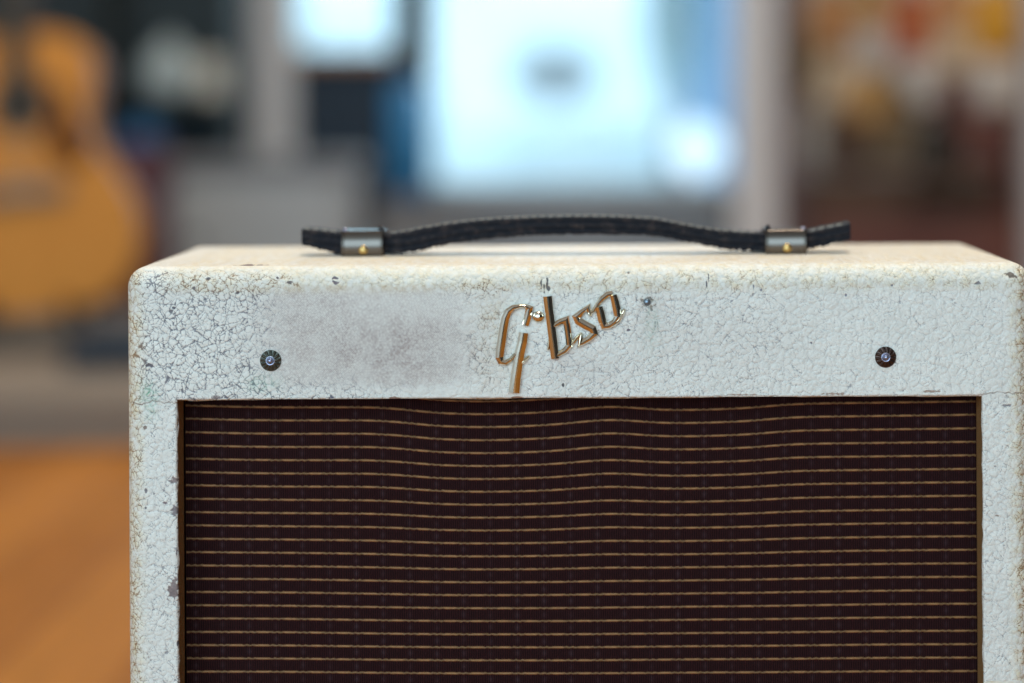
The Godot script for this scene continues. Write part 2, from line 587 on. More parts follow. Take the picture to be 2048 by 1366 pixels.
func make_cover_material() -> void:
	var fine := noise_image(CW, CH, 1.0 / 11.0, 11, 1, 8.0).get_data()
	var mid := noise_image(CW, CH, 1.0 / 21.0, 12, 1, 12.0).get_data()
	var tiny := noise_image(CW, CH, 1.0 / 5.5, 13, 1, 3.0).get_data()
	var cloud := noise_image(CW, CH, 1.0 / 70.0, 14, 0).get_data()
	var broad := noise_image(CW, CH, 1.0 / 220.0, 15, 0).get_data()
	var speck := noise_image(CW, CH, 1.0 / 3.2, 16, 2).get_data()
	var gate := noise_image(CW, CH, 1.0 / 24.0, 17, 0).get_data()
	var crack := small_mask(crack_mask)
	var brown := small_mask(brown_mask)
	var weave := small_mask(weave_mask)
	var dirt := small_mask(dirt_mask)
	var col := PackedByteArray()
	col.resize(CW * CH * 3)
	var hgt := PackedByteArray()
	hgt.resize(CW * CH)
	var wx := PackedFloat32Array()
	wx.resize(CW)
	for i in CW:
		wx[i] = sin(TAU * i / 4.5)
	for j in CH:
		var wy := sin(TAU * j / 4.7 + 0.3)
		var base := j * CW
		for i in CW:
			var k := base + i
			var ck := crack[k] * 0.003922
			var cl := cloud[k] * 0.003922
			var f := fine[k] * 0.003922
			var m := mid[k] * 0.003922
			var t := tiny[k] * 0.003922
			var sp := speck[k] * 0.003922
			var wv := weave[k] * 0.003922
			if wv > 0.0:
				wv = clampf(wv * 1.45 + (gate[k] * 0.003922 - 0.5) * 1.5 - 0.2, 0.0, 1.0) * minf(1.0, wv * 3.0)
			# width of the cracks in cell units; many joints never opened
			var gt := gate[k] * 0.003922
			var open := ck * (0.42 + 0.65 * cl) * (0.22 + 1.4 * gt)
			if open > 1.0:
				open = 1.0
			var lim := 0.014 + 0.078 * open
			var c := 1.0 - f / lim
			if c < 0.0:
				c = 0.0
			var c2 := 1.0 - m / (0.012 + 0.05 * open)
			if c2 > c:
				c = c2
			c = (c * 1.25) * (open * 1.75 - 0.16) * (1.0 - 0.5 * wv)
			if c > 1.0:
				c = 1.0
			elif c < 0.0:
				c = 0.0
			# worn weave of the backing
			var w := wv * clampf(0.28 + 0.7 * wx[i] * wy + 0.9 * (sp - 0.5) + 0.5 * (cl - 0.5), 0.0, 1.0)
			var hair := wv * (1.0 - t * 4.0) * 0.25
			if hair < 0.0:
				hair = 0.0
			var dk := dirt[k] * 0.003922 * (0.25 + 1.0 * cl) * (0.55 + 0.9 * sp)
			var bl := broad[k] * 0.003922
			var tone := 1.0 + 0.05 * (sp - 0.5) + 0.05 * (cl - 0.5) + 0.03 * (bl - 0.5)
			var r := 231.0 * tone
			var g := 227.0 * tone
			var b := 215.0 * tone
			# grey-brown dirt lying in the weave
			var s := clampf(w * 0.22 + hair * 0.8 + dk * 0.42, 0.0, 0.85)
			r += (128.0 - r) * s
			g += (108.0 - g) * s
			b += (102.0 - b) * s
			# yellowed edge
			var br := brown[k] * 0.003922
			var y := br * (0.15 + 1.1 * (gt - 0.3) + 0.5 * (cl - 0.4)) * (0.6 + 0.8 * sp)
			if y > 0.0:
				b -= 44.0 * y
				r -= 10.0 * y
				g -= 22.0 * y
			# cracks, brown along the edges, slate elsewhere
			if c > 0.0:
				var cr := 82.0 + 44.0 * br
				var cg := 82.0 + 2.0 * br
				var cb := 90.0 - 42.0 * br
				var cs := c * 0.74
				r += (cr - r) * cs
				g += (cg - g) * cs
				b += (cb - b) * cs
			var p := k * 3
			col[p] = int(clampf(r, 0.0, 255.0))
			col[p + 1] = int(clampf(g, 0.0, 255.0))
			col[p + 2] = int(clampf(b, 0.0, 255.0))
			# pillowed grain; the worn weave is flat
			var pf := f * 1.9
			if pf > 1.0:
				pf = 1.0
			pf = pf * (2.0 - pf)
			var pm := m * 1.7
			if pm > 1.0:
				pm = 1.0
			pm = pm * (2.0 - pm)
			var h := (0.26 * pf + 0.46 * pm) * (1.0 - 0.8 * wv) * (0.55 + 0.8 * gt) + 0.14 * cl + 0.10 * sp + 0.06 * w - 0.22 * c + 0.08
			hgt[k] = int(clampf(h, 0.0, 1.0) * 255.0)
	# chips where the cream layer is gone: x, y, half width, half height, red, green, blue
	var chips := [
		[487, 503, 24, 5, 86, 62, 54], [520, 503, 14, 2, 120, 92, 76], [413, 553, 4, 3, 60, 52, 54], [386, 571, 3, 4, 70, 62, 62], [473, 581, 4, 4, 62, 54, 54], [577, 561, 4, 3, 60, 50, 48],
		[552, 552, 2, 2, 60, 52, 54], [362, 601, 4, 2, 56, 58, 66], [345, 611, 3, 2, 60, 60, 66], [340, 619, 4, 4, 82, 80, 82], [295, 726, 10, 3, 60, 54, 60], [428, 792, 8, 4, 100, 88, 86], [447, 791, 6, 3, 74, 72, 80],
		[668, 552, 5, 3, 70, 62, 70], [669, 562, 5, 4, 72, 60, 66], [658, 792, 5, 4, 66, 66, 78], [341, 956, 9, 7, 104, 88, 84], [345, 1020, 6, 11, 96, 86, 86], [324, 1001, 5, 2, 96, 80, 84], [342, 1174, 9, 23, 108, 92, 88], [338, 1182, 10, 11, 108, 92, 88],
		[349, 1098, 2, 6, 84, 76, 80], [350, 1281, 2, 5, 84, 76, 80], [1080, 566, 2, 8, 66, 64, 62], [1086, 571, 2, 10, 62, 60, 58], [1092, 569, 2, 9, 60, 58, 58], [1095, 575, 2, 4, 70, 66, 64], [1123, 770, 2, 3, 40, 36, 36],
		[1399, 788, 4, 4, 64, 60, 60], [1254, 660, 4, 2, 82, 72, 78], [1415, 554, 1, 9, 58, 56, 60], [1411, 570, 1, 6, 66, 64, 66], [1255, 543, 3, 4, 108, 94, 84], [1952, 570, 5, 3, 104, 98, 98], [2016, 552, 8, 4, 84, 70, 58], [2024, 558, 7, 3, 84, 70, 58],
		[1620, 687, 3, 2, 92, 94, 104], [1520, 581, 2, 2, 90, 92, 100], [1505, 575, 1, 5, 92, 96, 110], [1782, 573, 2, 2, 92, 92, 100], [1690, 593, 2, 3, 100, 100, 108], [2008, 815, 10, 2, 110, 104, 104], [1985, 937, 4, 2, 110, 104, 104], [1990, 1035, 5, 2, 130, 110, 96],
		[286, 850, 3, 4, 110, 92, 80], [287, 976, 2, 4, 96, 90, 92], [303, 983, 2, 2, 76, 70, 74], [286, 1011, 2, 2, 80, 76, 78], [786, 795, 9, 3, 130, 104, 92], [1033, 794, 9, 2, 140, 104, 84], [1293, 604, 11, 10, 110, 100, 88], [1299, 594, 5, 4, 72, 66, 60],
		[1300, 619, 3, 9, 120, 112, 100], [1660, 790, 26, 2, 134, 108, 92], [1865, 786, 14, 2, 134, 108, 92], [1480, 791, 30, 1, 150, 116, 96], [610, 797, 40, 1, 140, 108, 86],
	]
	for q in chips:
		var rx: float = q[2]
		var ry: float = q[3]
		for y in range(int(q[1] - ry * 1.6) - 1, int(q[1] + ry * 1.6) + 2):
			for x in range(int(q[0] - rx * 1.6) - 1, int(q[0] + rx * 1.6) + 2):
				var i := x - int(CX0)
				var j := y - int(CY0)
				if i < 0 or j < 0 or i >= CW or j >= CH:
					continue
				var k := j * CW + i
				var e := Vector2((x - q[0]) / rx, (y - q[1]) / ry).length() + (fine[k] - 70.0) / 170.0 + (gate[k] - 128.0) / 150.0
				var s := 1.0 - sstep(0.66, 1.06, e)
				if s > 0.0:
					var n := 0.88 + 0.24 * speck[k] / 255.0
					for c in 3:
						col[k * 3 + c] = int(lerpf(col[k * 3 + c], clampf(q[4 + c] * n + 22.0, 0.0, 255.0), s * 0.85))
					hgt[k] = int(lerpf(hgt[k], 30.0, s))
	# green tarnish stains and the seams where the rail meets the posts
	for q in [[293, 782, 16, 22, 0.62], [522, 762, 34, 18, 0.34], [300, 818, 14, 24, 0.25], [1300, 655, 16, 50, 0.2]]:
		for y in range(int(q[1] - q[3] * 2), int(q[1] + q[3] * 2)):
			for x in range(int(q[0] - q[2] * 2), int(q[0] + q[2] * 2)):
				var k := (y - int(CY0)) * CW + x - int(CX0)
				var s: float = q[4] * blob(x, y, q[0], q[1], q[2], q[3]) * (0.1 + gate[k] / 190.0) * (0.3 + speck[k] / 300.0) * clampf(1.15 - fine[k] / 110.0, 0.12, 1.0)
				col[k * 3] = int(lerpf(col[k * 3], 104.0, clampf(s, 0, 1)))
				col[k * 3 + 1] = int(lerpf(col[k * 3 + 1], 168.0, clampf(s, 0, 1)))
				col[k * 3 + 2] = int(lerpf(col[k * 3 + 2], 132.0, clampf(s, 0, 1)))
	for q in [[256, 352, 800.0], [1964, 2062, 791.0]]:
		for x in range(q[0], q[1]):
			var i := x - int(CX0)
			var yc: float = q[2] + (gate[300 * CW + i] - 128.0) / 26.0 + (cloud[420 * CW + i] - 128.0) / 40.0
			for y in range(int(yc) - 4, int(yc) + 5):
				var k := (y - int(CY0)) * CW + i
				var wd := 0.9 + 1.6 * cloud[(40 + x % 50) * CW + i] / 255.0
				var s := clampf(1.0 - absf(y - yc) / wd, 0.0, 1.0) * (0.25 + 0.6 * clampf(gate[700 * CW + i] / 128.0 - 0.35, 0.0, 1.0))
				col[k * 3] = int(lerpf(col[k * 3], 104.0, s))
				col[k * 3 + 1] = int(lerpf(col[k * 3 + 1], 84.0, s))
				col[k * 3 + 2] = int(lerpf(col[k * 3 + 2], 72.0, s))
				hgt[k] = int(lerpf(hgt[k], 0.0, s))
	var m := mat("cover", Color.WHITE, 0.5)
	m.albedo_texture = texture_of(col, CW, CH, Image.FORMAT_RGB8)
	m.heightmap_enabled = true
	m.heightmap_texture = texture_of(hgt, CW, CH, Image.FORMAT_L8)
	m.heightmap_scale = 0.06
	m.metallic_specular = 0.4

# ---------------------------------------------------------------- room
func structure(called: String, lo: Vector3, hi: Vector3, m: Material) -> MeshInstance3D:
	var o := box(called, lo, hi, m, self, 0.001)
	o.set_meta("kind", "structure")
	return o

const BACK := 6.0      # distance of the back wall from the camera

func build_room() -> void:
	var zb := EYE_Z - BACK
	# floor of boards
	var floor_ := structure("floor", Vector3(-3.2, -0.12, zb), Vector3(3.2, -0.024, 3.4), mats.counter_wood)
	var shapes := []
	for k in 3:
		shapes.append(box_mesh(Vector3(0.118, 0.022, 1.656), 0.0015))
	for i in 53:
		for j in 5:
			var b := put("floor_board", shapes[(i + j) % 3], mats["floor_wood_%d" % rng.randi_range(0, 3)], floor_)
			b.position = Vector3(-3.12 + i * 0.12, -0.013, zb + 0.83 + j * 1.659) - floor_.position
	structure("ceiling", Vector3(-3.2, 2.6, zb - 0.2), Vector3(3.2, 2.7, 3.5), mats.ceiling_paint)
	structure("wall_left", Vector3(-3.3, -0.12, zb - 0.2), Vector3(-3.2, 2.7, 3.5), mats.wall_pale)
	structure("wall_right", Vector3(3.2, -0.12, zb - 0.2), Vector3(3.3, 2.7, 3.5), mats.wall_warm)
	# wall with the street window, behind the camera
	structure("wall_street_sill", Vector3(-3.2, -0.12, 3.4), Vector3(3.2, 0.4, 3.5), mats.wall_dark)
	structure("wall_street_lintel", Vector3(-3.2, 2.4, 3.4), Vector3(3.2, 2.6, 3.5), mats.wall_paint)
	structure("wall_street_pier", Vector3(-3.2, 0.4, 3.4), Vector3(-3.1, 2.4, 3.5), mats.wall_dark)
	structure("wall_street_pier", Vector3(1.0, 0.4, 3.4), Vector3(3.2, 2.4, 3.5), mats.wall_dark)
	# back wall with two openings
	var xs := func(px: float) -> float: return at(px, 228, BACK).x
	var sill := at(1160, 378, BACK).y
	structure("wall_back_dark", Vector3(-3.2, -0.12, zb - 0.1), Vector3(xs.call(470), 2.6, zb), mats.wall_dark)
	structure("wall_back_post", Vector3(xs.call(470), -0.12, zb - 0.1), Vector3(xs.call(592), 2.6, zb + 0.05), mats.frame_white)
	var sl := at(690, 98, BACK).y
	structure("wall_back_panel", Vector3(xs.call(592), -0.12, zb - 0.1), Vector3(xs.call(784), sl, zb), mats.navy)
	structure("wall_back_pier", Vector3(xs.call(784), -0.12, zb - 0.1), Vector3(xs.call(862), 2.6, zb), mats.wall_dark)
	structure("wall_back_parapet", Vector3(xs.call(862), -0.12, zb - 0.1), Vector3(xs.call(1470), sill, zb), mats.grey_trim)
	structure("wall_back_lintel", Vector3(xs.call(592), 2.1, zb - 0.1), Vector3(xs.call(784), 2.6, zb), mats.wall_paint)
	structure("wall_back_lintel", Vector3(xs.call(862), 2.1, zb - 0.1), Vector3(xs.call(1470), 2.6, zb), mats.wall_paint)
	structure("wall_back_end", Vector3(xs.call(1470), -0.12, zb - 0.1), Vector3(3.2, 2.6, zb), mats.wall_paint)
	# panes
	var w := thing("shop_window", Vector3((xs.call(862) + xs.call(1470)) / 2.0, sill, zb - 0.06), "wide bright shop window above the low grey parapet", "window")
	var hw: float = (xs.call(1470) - xs.call(862)) / 2.0
	box("pane", Vector3(-hw, 0, -0.003), Vector3(hw, 2.1 - sill, 0.003), mats.window_glass, w, 0.0005)
	box("sill", Vector3(-hw - 0.02, -0.002, 0.0), Vector3(hw - 0.02, 0.022, 0.14), mats.frame_white, w, 0.003)
	var w2 := thing("side_window", Vector3((xs.call(592) + xs.call(784)) / 2.0, sl, zb - 0.06), "narrow bright window beside the white post, above a navy panel", "window")
	var hw2: float = (xs.call(784) - xs.call(592)) / 2.0
	box("pane", Vector3(-hw2, 0, -0.003), Vector3(hw2, 2.1 - sl, 0.003), mats.window_glass, w2, 0.0005)
	box("sill", Vector3(-hw2 + 0.002, -0.03, 0.061), Vector3(hw2 - 0.002, -0.004, 0.12), mats.packet_orange, w2, 0.003)
	# pale column
	var dc := 4.9
	var cl := at(1470, 228, dc)
	var cr := at(1554, 228, dc)
	structure("wall_column", Vector3(cl.x, -0.002, cl.z - 0.1), Vector3(cr.x, 2.6, cl.z), mats.wall_pale)
	ceiling_lamp(Vector3(0.15, 2.57, -0.25), 0.42, 3.2, "round warm ceiling lamp over the cream amplifier")
	ceiling_lamp(Vector3(-0.9, 2.57, -2.2), 0.42, 2.4, "round warm ceiling lamp over the acoustic guitar")
	ceiling_lamp(Vector3(1.5, 2.57, -2.7), 0.42, 2.2, "round warm ceiling lamp over the display wall")

func build_outside() -> void:
	var g := structure("pavement", Vector3(-6, -0.3, -16.0), Vector3(6, -0.2, EYE_Z - BACK - 0.2), mats.pavement)
	g.set_meta("kind", "structure")
	var p0 := at(860, 0, 11.0)
	var p1 := at(1005, 0, 11.0)
	var t := thing("white_pillar", Vector3((p0.x + p1.x) / 2, -0.2, p0.z), "tall white rendered pillar outside the shop window", "pillar")
	box("shaft", Vector3(-0.17, 0, -0.17), Vector3(0.17, 2.6, 0.17), mats.outdoor_white, t, 0.01)
	box("cap", Vector3(-0.21, 2.6, -0.21), Vector3(0.21, 2.68, 0.21), mats.outdoor_white, t, 0.01)
	var a := at(1010, 226, 12.0)
	var b := at(1330, 226, 12.0)
	var lw := thing("garden_wall", Vector3((a.x + b.x) / 2, -0.2, a.z), "low pale wall outside, carrying the dark potted shrub", "wall")
	var hw := (b.x - a.x) / 2
	box("face", Vector3(-hw, 0, -0.1), Vector3(hw, a.y + 0.2, 0.1), mats.outdoor_render, lw, 0.01)
	box("coping", Vector3(-hw, a.y + 0.2, -0.13), Vector3(hw, a.y + 0.24, 0.13), mats.outdoor_white, lw, 0.008)
	# shrub in a pot on the wall
	var s0 := at(1112, 215, 12.0)
	var sh := thing("potted_shrub", Vector3(s0.x, a.y + 0.04, s0.z), "small dark green shrub in a pot on the low outdoor wall", "plant")
	put("pot", lathe([Vector2(0, 0), Vector2(0.05, 0), Vector2(0.065, 0.07), Vector2(0.055, 0.07), Vector2(0, 0.06)], 16), mats.terracotta, sh).rotation = Vector3(-PI / 2, 0, 0)
	leaves("foliage", sh, Vector3(0, 0.17, 0), Vector3(0.22, 0.13, 0.13), 1300, 0.06, mats.shrub_dark)
	# pale building across the way
	var bl := at(420, 228, 14.5)
	var br := at(1500, 228, 14.5)
	var bd := thing("pale_building", Vector3((bl.x + br.x) / 2, -0.2, bl.z), "pale rendered building across the street, seen through the window", "building")
	var bw := (br.x - bl.x) / 2
	box("wall", Vector3(-bw, 0, -0.3), Vector3(bw, 1.35, 0), mats.outdoor_render, bd, 0.01)
	box("band", Vector3(-bw, 1.35, -0.28), Vector3(bw, 1.6, 0.02), mats.outdoor_white, bd, 0.01)
	for k in 6:
		var x := -bw + 0.3 + k * 0.55
		box("window", Vector3(x, 0.3, -0.02), Vector3(x + 0.36, 0.75, 0.015), mats.outdoor_shutter, bd, 0.005)
	# slim teal tree
	var tp := at(1343, 228, 10.0)
	var tr := thing("slim_tree", Vector3(tp.x, -0.2, tp.z), "slim blue-green tree with a dark trunk outside the window", "tree")
	put("trunk", tube([Vector3(0, 0, 0), Vector3(0.005, 0.5, 0), Vector3(-0.005, 0.95, 0)], 0.035), mats.trunk, tr)
	leaves("crown", tr, Vector3(0, 1.25, 0), Vector3(0.11, 0.45, 0.11), 2600, 0.08, mats.outdoor_teal)
	# blue gate behind the globe
	var bg0 := at(1368, 228, 11.0)
	var bg1 := at(1480, 228, 11.0)
	var bgt := thing("blue_gate", Vector3((bg0.x + bg1.x) / 2, -0.2, bg0.z), "pale blue boarded gate outside, behind the glowing globe", "gate")
	for k in 3:
		var gw := (bg1.x - bg0.x) / 3.0
		box("board", Vector3(bg0.x - bgt.position.x + k * gw + 0.003, 0.02, -0.02), Vector3(bg0.x - bgt.position.x + (k + 1) * gw - 0.003, 1.5, 0.02), mats.gate_blue, bgt, 0.004)
	box("rail", Vector3(-0.13, 0.3, -0.045), Vector3(0.13, 0.38, -0.021), mats.gate_blue, bgt, 0.004)
	# glowing globe on a post, added for a round out-of-focus highlight
	var gp := at(1392, 296, 9.0)
	var gl := thing("highlight_globe", Vector3(gp.x, -0.2, gp.z), "glowing white globe on a post outside the window, added for a round out-of-focus highlight", "lamp")
	put("globe", lathe(ball(0.10), 24), mats.globe_glow, gl, Vector3(0, gp.y + 0.2, 0))
	put("post", tube([Vector3(0, 0, 0), Vector3(0, gp.y + 0.105, 0)], 0.03), mats.outdoor_white, gl)
	var ol := OmniLight3D.new()  # added light that goes with the glowing globe
	ol.name = "light"
	ol.light_color = lin(0.85, 0.92, 1.0)
	ol.light_energy = 0.15
	ol.light_size = 0.09
	ol.omni_range = 6.0
	ol.omni_attenuation = 2.0
	ol.shadow_enabled = true
	gl.add_child(ol)
	ol.position = Vector3(0, gp.y + 0.2, 0)

func ball(r: float) -> Array:
	var p := []
	for k in 13:
		var a := -PI / 2 + PI * k / 12.0
		p.append(Vector2(maxf(cos(a) * r, 0.0) if k > 0 and k < 12 else 0.0, sin(a) * r))
	return p

func leaves(called: String, parent: Node3D, centre: Vector3, size: Vector3, n: int, leaf: float, m: Material) -> void:
	var st := begin()
	st.set_smooth_group(-1)
	for k in n:
		var v := Vector3(rng.randfn(0, 0.45), rng.randfn(0, 0.45), rng.randfn(0, 0.45)).limit_length(1.15) * size + centre
		var b := Basis.from_euler(Vector3(rng.randf() * TAU, rng.randf() * TAU, 0))
		quad(st, v - b.x * leaf * 0.3, v - b.y * leaf * 0.5, v + b.x * leaf * 0.3, v + b.y * leaf * 0.5)
	put(called, done(st), m, parent)

# ---------------------------------------------------------------- amplifier
const AX := -0.00275
const HWID := 0.2274
const TOP := 0.4245
const BOT := 0.014
const DEPTH := 0.178
const R := 0.0105
const OPEN_L := -820.0 * PX
const OPEN_R := 799.0 * PX
const OPEN_T := EYE_Y - 564.0 * PX
const OPEN_B := 0.056

func cover_uv(p: Vector3, n: Vector3, core: Vector3) -> Vector2:
	var px := VX + (core.x + R * asin(clampf(n.x, -1, 1))) / PX
	var py := VY + (EYE_Y - core.y - R * asin(clampf(n.y, -1, 1))) / PX
	if n.y > 0.5:
		py -= maxf(0.0, -R - p.z) / PX / 4.2
	if absf(n.x) > 0.5:
		px += signf(n.x) * maxf(0.0, -R - p.z) / PX
	return Vector2((px - CX0) / CW, (py - CY0) / CH)

func build_amplifier() -> void:
	var amp := thing("guitar_amplifier", Vector3(AX, 0, 0), "worn cream guitar amplifier with brown striped grille cloth and dark leather handle", "amplifier")
	build_cabinet(amp)
	build_grille(amp)
	build_logo(amp)
	for q in [[541.5, 721.0, "tarnished ornamental screw on the stained cracked end", "bronze_green"], [1771.0, 714.0, "dark ornamental screw on the smooth end", "bronze_dark"]]:
		build_screw(amp, at(q[0], q[1], EYE_Z), q[2], mats[q[3]])
	var pin := at(1294, 604, EYE_Z)
	var pp := put("pin", lathe([Vector2(0.0016, -0.002), Vector2(0.0018, 0.0002), Vector2(0.0015, 0.0010), Vector2(0.0008, 0.0014), Vector2(0, 0.0015)], 20), mats.pin_steel, amp, pin - amp.position)
	pp.set_meta("label", "small bare pin left where a letter is missing")
	build_handle(amp)
	for sx in [-1, 1]:
		for z in [-0.03, -DEPTH + 0.03]:
			put("foot", lathe([Vector2(0, -0.0135), Vector2(0.011, -0.0135), Vector2(0.014, 0.0), Vector2(0, 0.0)], 20), mats.rubber, amp, Vector3(sx * (HWID - 0.035), 0.0136, z)).rotation = Vector3(-PI / 2, 0, 0)

func build_cabinet(amp: Node3D) -> void:
	var lo := Vector3(-HWID, BOT, -DEPTH)
	var hi := Vector3(HWID, TOP, 0.0)
	var angles := []
	for k in 7:
		angles.append(tan(PI / 4.0 * k / 6.0) * R)
	var st := begin()
	var lines := func(a: float, b: float, extra: Array) -> Array:
		var out := []
		for k in angles.size():
			out.append(a + R - angles[angles.size() - 1 - k])
		for e in extra:
			out.append(e)
		for k in angles.size():
			out.append(b - R + angles[k])
		return out
	var inner_x := [OPEN_L - AX, OPEN_R - AX]
	var steps := []
	var n_x := 40
	for k in n_x + 1:
		steps.append(lerpf(inner_x[0], inner_x[1], float(k) / n_x))
	var gx: Array = lines.call(lo.x, hi.x, steps)
	var gy: Array = lines.call(lo.y, hi.y, [OPEN_B, OPEN_T])
	var gz: Array = lines.call(lo.z, hi.z, [-0.12, -0.06])
	var wob := FastNoiseLite.new()
	wob.seed = 3
	wob.frequency = 12.0
	var emit := func(p: Vector3) -> void:
		var core := Vector3(clampf(p.x, lo.x + R, hi.x - R), clampf(p.y, lo.y + R, hi.y - R), clampf(p.z, lo.z + R, hi.z - R))
		var n := (p - core).normalized()
		var v := core + n * R
		# hand-laid covering: the faces are not dead flat
		v += n * 0.0004 * wob.get_noise_3d(v.x * 0.6, v.y * 0.9, v.z)
		st.set_uv(cover_uv(v + Vector3(AX, 0, 0), n, core + Vector3(AX, 0, 0)))
		st.set_normal(n)
		st.add_vertex(v)
	var face := func(us: Array, vs: Array, mk: Callable, skip: Callable) -> void:
		for i in us.size() - 1:
			for j in vs.size() - 1:
				if skip.call((us[i] + us[i + 1]) / 2.0, (vs[j] + vs[j + 1]) / 2.0):
					continue
				var a: Vector3 = mk.call(us[i], vs[j])
				var b: Vector3 = mk.call(us[i + 1], vs[j])
				var c: Vector3 = mk.call(us[i + 1], vs[j + 1])
				var d: Vector3 = mk.call(us[i], vs[j + 1])
				for v in [a, c, b, a, d, c]:
					emit.call(v)
	var never := func(_a: float, _b: float) -> bool: return false
	var hole := func(a: float, b: float) -> bool: return a > inner_x[0] and a < inner_x[1] and b > OPEN_B and b < OPEN_T
	face.call(gx, gy, func(a: float, b: float) -> Vector3: return Vector3(a, b, hi.z), hole)
	face.call(gx, gz, func(a: float, b: float) -> Vector3: return Vector3(a, hi.y, hi.z + lo.z - b), never)
	face.call(gx, gz, func(a: float, b: float) -> Vector3: return Vector3(a, lo.y, b), never)
	face.call(gz, gy, func(a: float, b: float) -> Vector3: return Vector3(hi.x, b, hi.z + lo.z - a), never)
	face.call(gz, gy, func(a: float, b: float) -> Vector3: return Vector3(lo.x, b, a), never)
	face.call(gx, gy, func(a: float, b: float) -> Vector3: return Vector3(hi.x + lo.x - a, b, lo.z), never)
	# the covering turns in round the opening: a small roll with an uneven cut edge
	var ring := []
	var corners := [Vector2(inner_x[0], OPEN_B), Vector2(inner_x[1], OPEN_B), Vector2(inner_x[1], OPEN_T), Vector2(inner_x[0], OPEN_T)]
	var r2 := 0.0012
	for s in 4:
		var a: Vector2 = corners[s]
		var b: Vector2 = corners[(s + 1) % 4]
		var inward := Vector2(-(b - a).y, (b - a).x).normalized()
		var n := n_x if s % 2 == 0 else 60
		for k in n:
			var p0 := a.lerp(b, float(k) / n)
			var p1 := a.lerp(b, float(k + 1) / n)
			var prev0 := Vector3.ZERO
			var prev1 := Vector3.ZERO
			for q in 6:
				var g := PI / 2.0 * minf(q, 4) / 4.0
				var out := r2 * sin(g)
				var back := -r2 * (1.0 - cos(g))
				if q == 5:
					back -= 0.0006
				var j0 := 0.0011 * wob.get_noise_2d(p0.x * 6.0, p0.y * 6.0 + 9.0) if q > 2 else 0.0
				var j1 := 0.0011 * wob.get_noise_2d(p1.x * 6.0, p1.y * 6.0 + 9.0) if q > 2 else 0.0
				var c0 := Vector3(p0.x + inward.x * (out + j0), p0.y + inward.y * (out + j0), back)
				var c1 := Vector3(p1.x + inward.x * (out + j1), p1.y + inward.y * (out + j1), back)
				if q > 0:
					for v in [prev0, c1, prev1, prev0, c0, c1]:
						var nn := Vector3(inward.x * sin(g), inward.y * sin(g), cos(g) + 0.001).normalized()
						st.set_uv(Vector2((VX + (v.x + AX) / PX - CX0) / CW, (VY + (EYE_Y - v.y) / PX - CY0) / CH))
						st.set_normal(nn)
						st.add_vertex(v)
				prev0 = c0
				prev1 = c1
	put("cabinet", st.commit(), mats.cover, amp).set_meta("label", "cracked and stained cream covering")
	# brown raw inner edge of the front board
	var ls := begin()
	ls.set_smooth_group(-1)
	var e := 0.0002
	var cs := [Vector2(inner_x[0] + e, OPEN_B + e), Vector2(inner_x[1] - e, OPEN_B + e), Vector2(inner_x[1] - e, OPEN_T - e), Vector2(inner_x[0] + e, OPEN_T - e)]
	for s in 4:
		var a: Vector2 = cs[s]
		var b: Vector2 = cs[(s + 1) % 4]
		quad(ls, Vector3(a.x, a.y, -0.0006), Vector3(a.x, a.y, -0.022), Vector3(b.x, b.y, -0.022), Vector3(b.x, b.y, -0.0006))
	put("opening_edge", done(ls), mats.lining_edge, amp).set_meta("label", "brown fuzzy inner edge of the grille opening")
	# black board behind the cloth and its dark side walls
	var bk := begin()
	bk.set_smooth_group(-1)
	var w := 0.012
	var cb := [Vector2(inner_x[0] - w, OPEN_B - w), Vector2(inner_x[1] + w, OPEN_B - w), Vector2(inner_x[1] + w, OPEN_T + w), Vector2(inner_x[0] - w, OPEN_T + w)]
	for s in 4:
		var a: Vector2 = cb[s]
		var b: Vector2 = cb[(s + 1) % 4]
		var a1: Vector2 = cs[s]
		var b1: Vector2 = cs[(s + 1) % 4]
		quad(bk, Vector3(a.x, a.y, -0.022), Vector3(a.x, a.y, -0.11), Vector3(b.x, b.y, -0.11), Vector3(b.x, b.y, -0.022))
		quad(bk, Vector3(b1.x, b1.y, -0.022), Vector3(a1.x, a1.y, -0.022), Vector3(a.x, a.y, -0.022), Vector3(b.x, b.y, -0.022))
	quad(bk, Vector3(cb[0].x, cb[0].y, -0.11), Vector3(cb[1].x, cb[1].y, -0.11), Vector3(cb[2].x, cb[2].y, -0.11), Vector3(cb[3].x, cb[3].y, -0.11))
	put("baffle_recess", done(bk), mats.baffle_wood, amp)

# the cloth hangs unevenly: how far a row sags at photograph column px, in photograph pixels
const SAG := [[370, 0.0], [400, 1.0], [480, 3.5], [574, 5.0], [680, 5.2], [737, 5.8], [789, 9.0], [830, 13.5], [875, 18.0], [939, 20.6], [980, 20.8], [1025, 20.0], [1070, 18.2], [1111, 15.8], [1160, 11.0], [1190, 8.2], [1216, 7.2], [1240, 7.8], [1267, 9.6], [1300, 12.4], [1331, 14.0], [1375, 14.4], [1417, 13.7], [1460, 12.4], [1503, 10.2], [1545, 6.6], [1589, 3.6], [1650, 2.4], [1717, 2.0], [1960, 0.0]]

func table(px: float) -> float:
	for k in SAG.size() - 1:
		if px <= SAG[k + 1][0]:
			var t: float = clampf((px - SAG[k][0]) / (SAG[k + 1][0] - SAG[k][0]), 0.0, 1.0)
			return lerpf(SAG[k][1], SAG[k + 1][1], t)
	return 0.0

func sag(px: float, row: float) -> float:
	var sharp := (table(px - 14.0) + table(px) + table(px + 14.0)) / 3.0
	var soft := 0.0
	for k in 9:
		soft += table(px + (k - 4) * 55.0) / 9.0
	var f := clampf(1.0 - row * 0.037, 0.12, 1.1)
	var m := sstep(2.0, 18.0, row)
	var tilt := clampf(row / 21.0, 0.0, 1.4) * 8.0 * clampf((px - 370.0) / 1590.0, 0.0, 1.0)
	return lerpf(sharp, soft * 1.15, m) * f + tilt

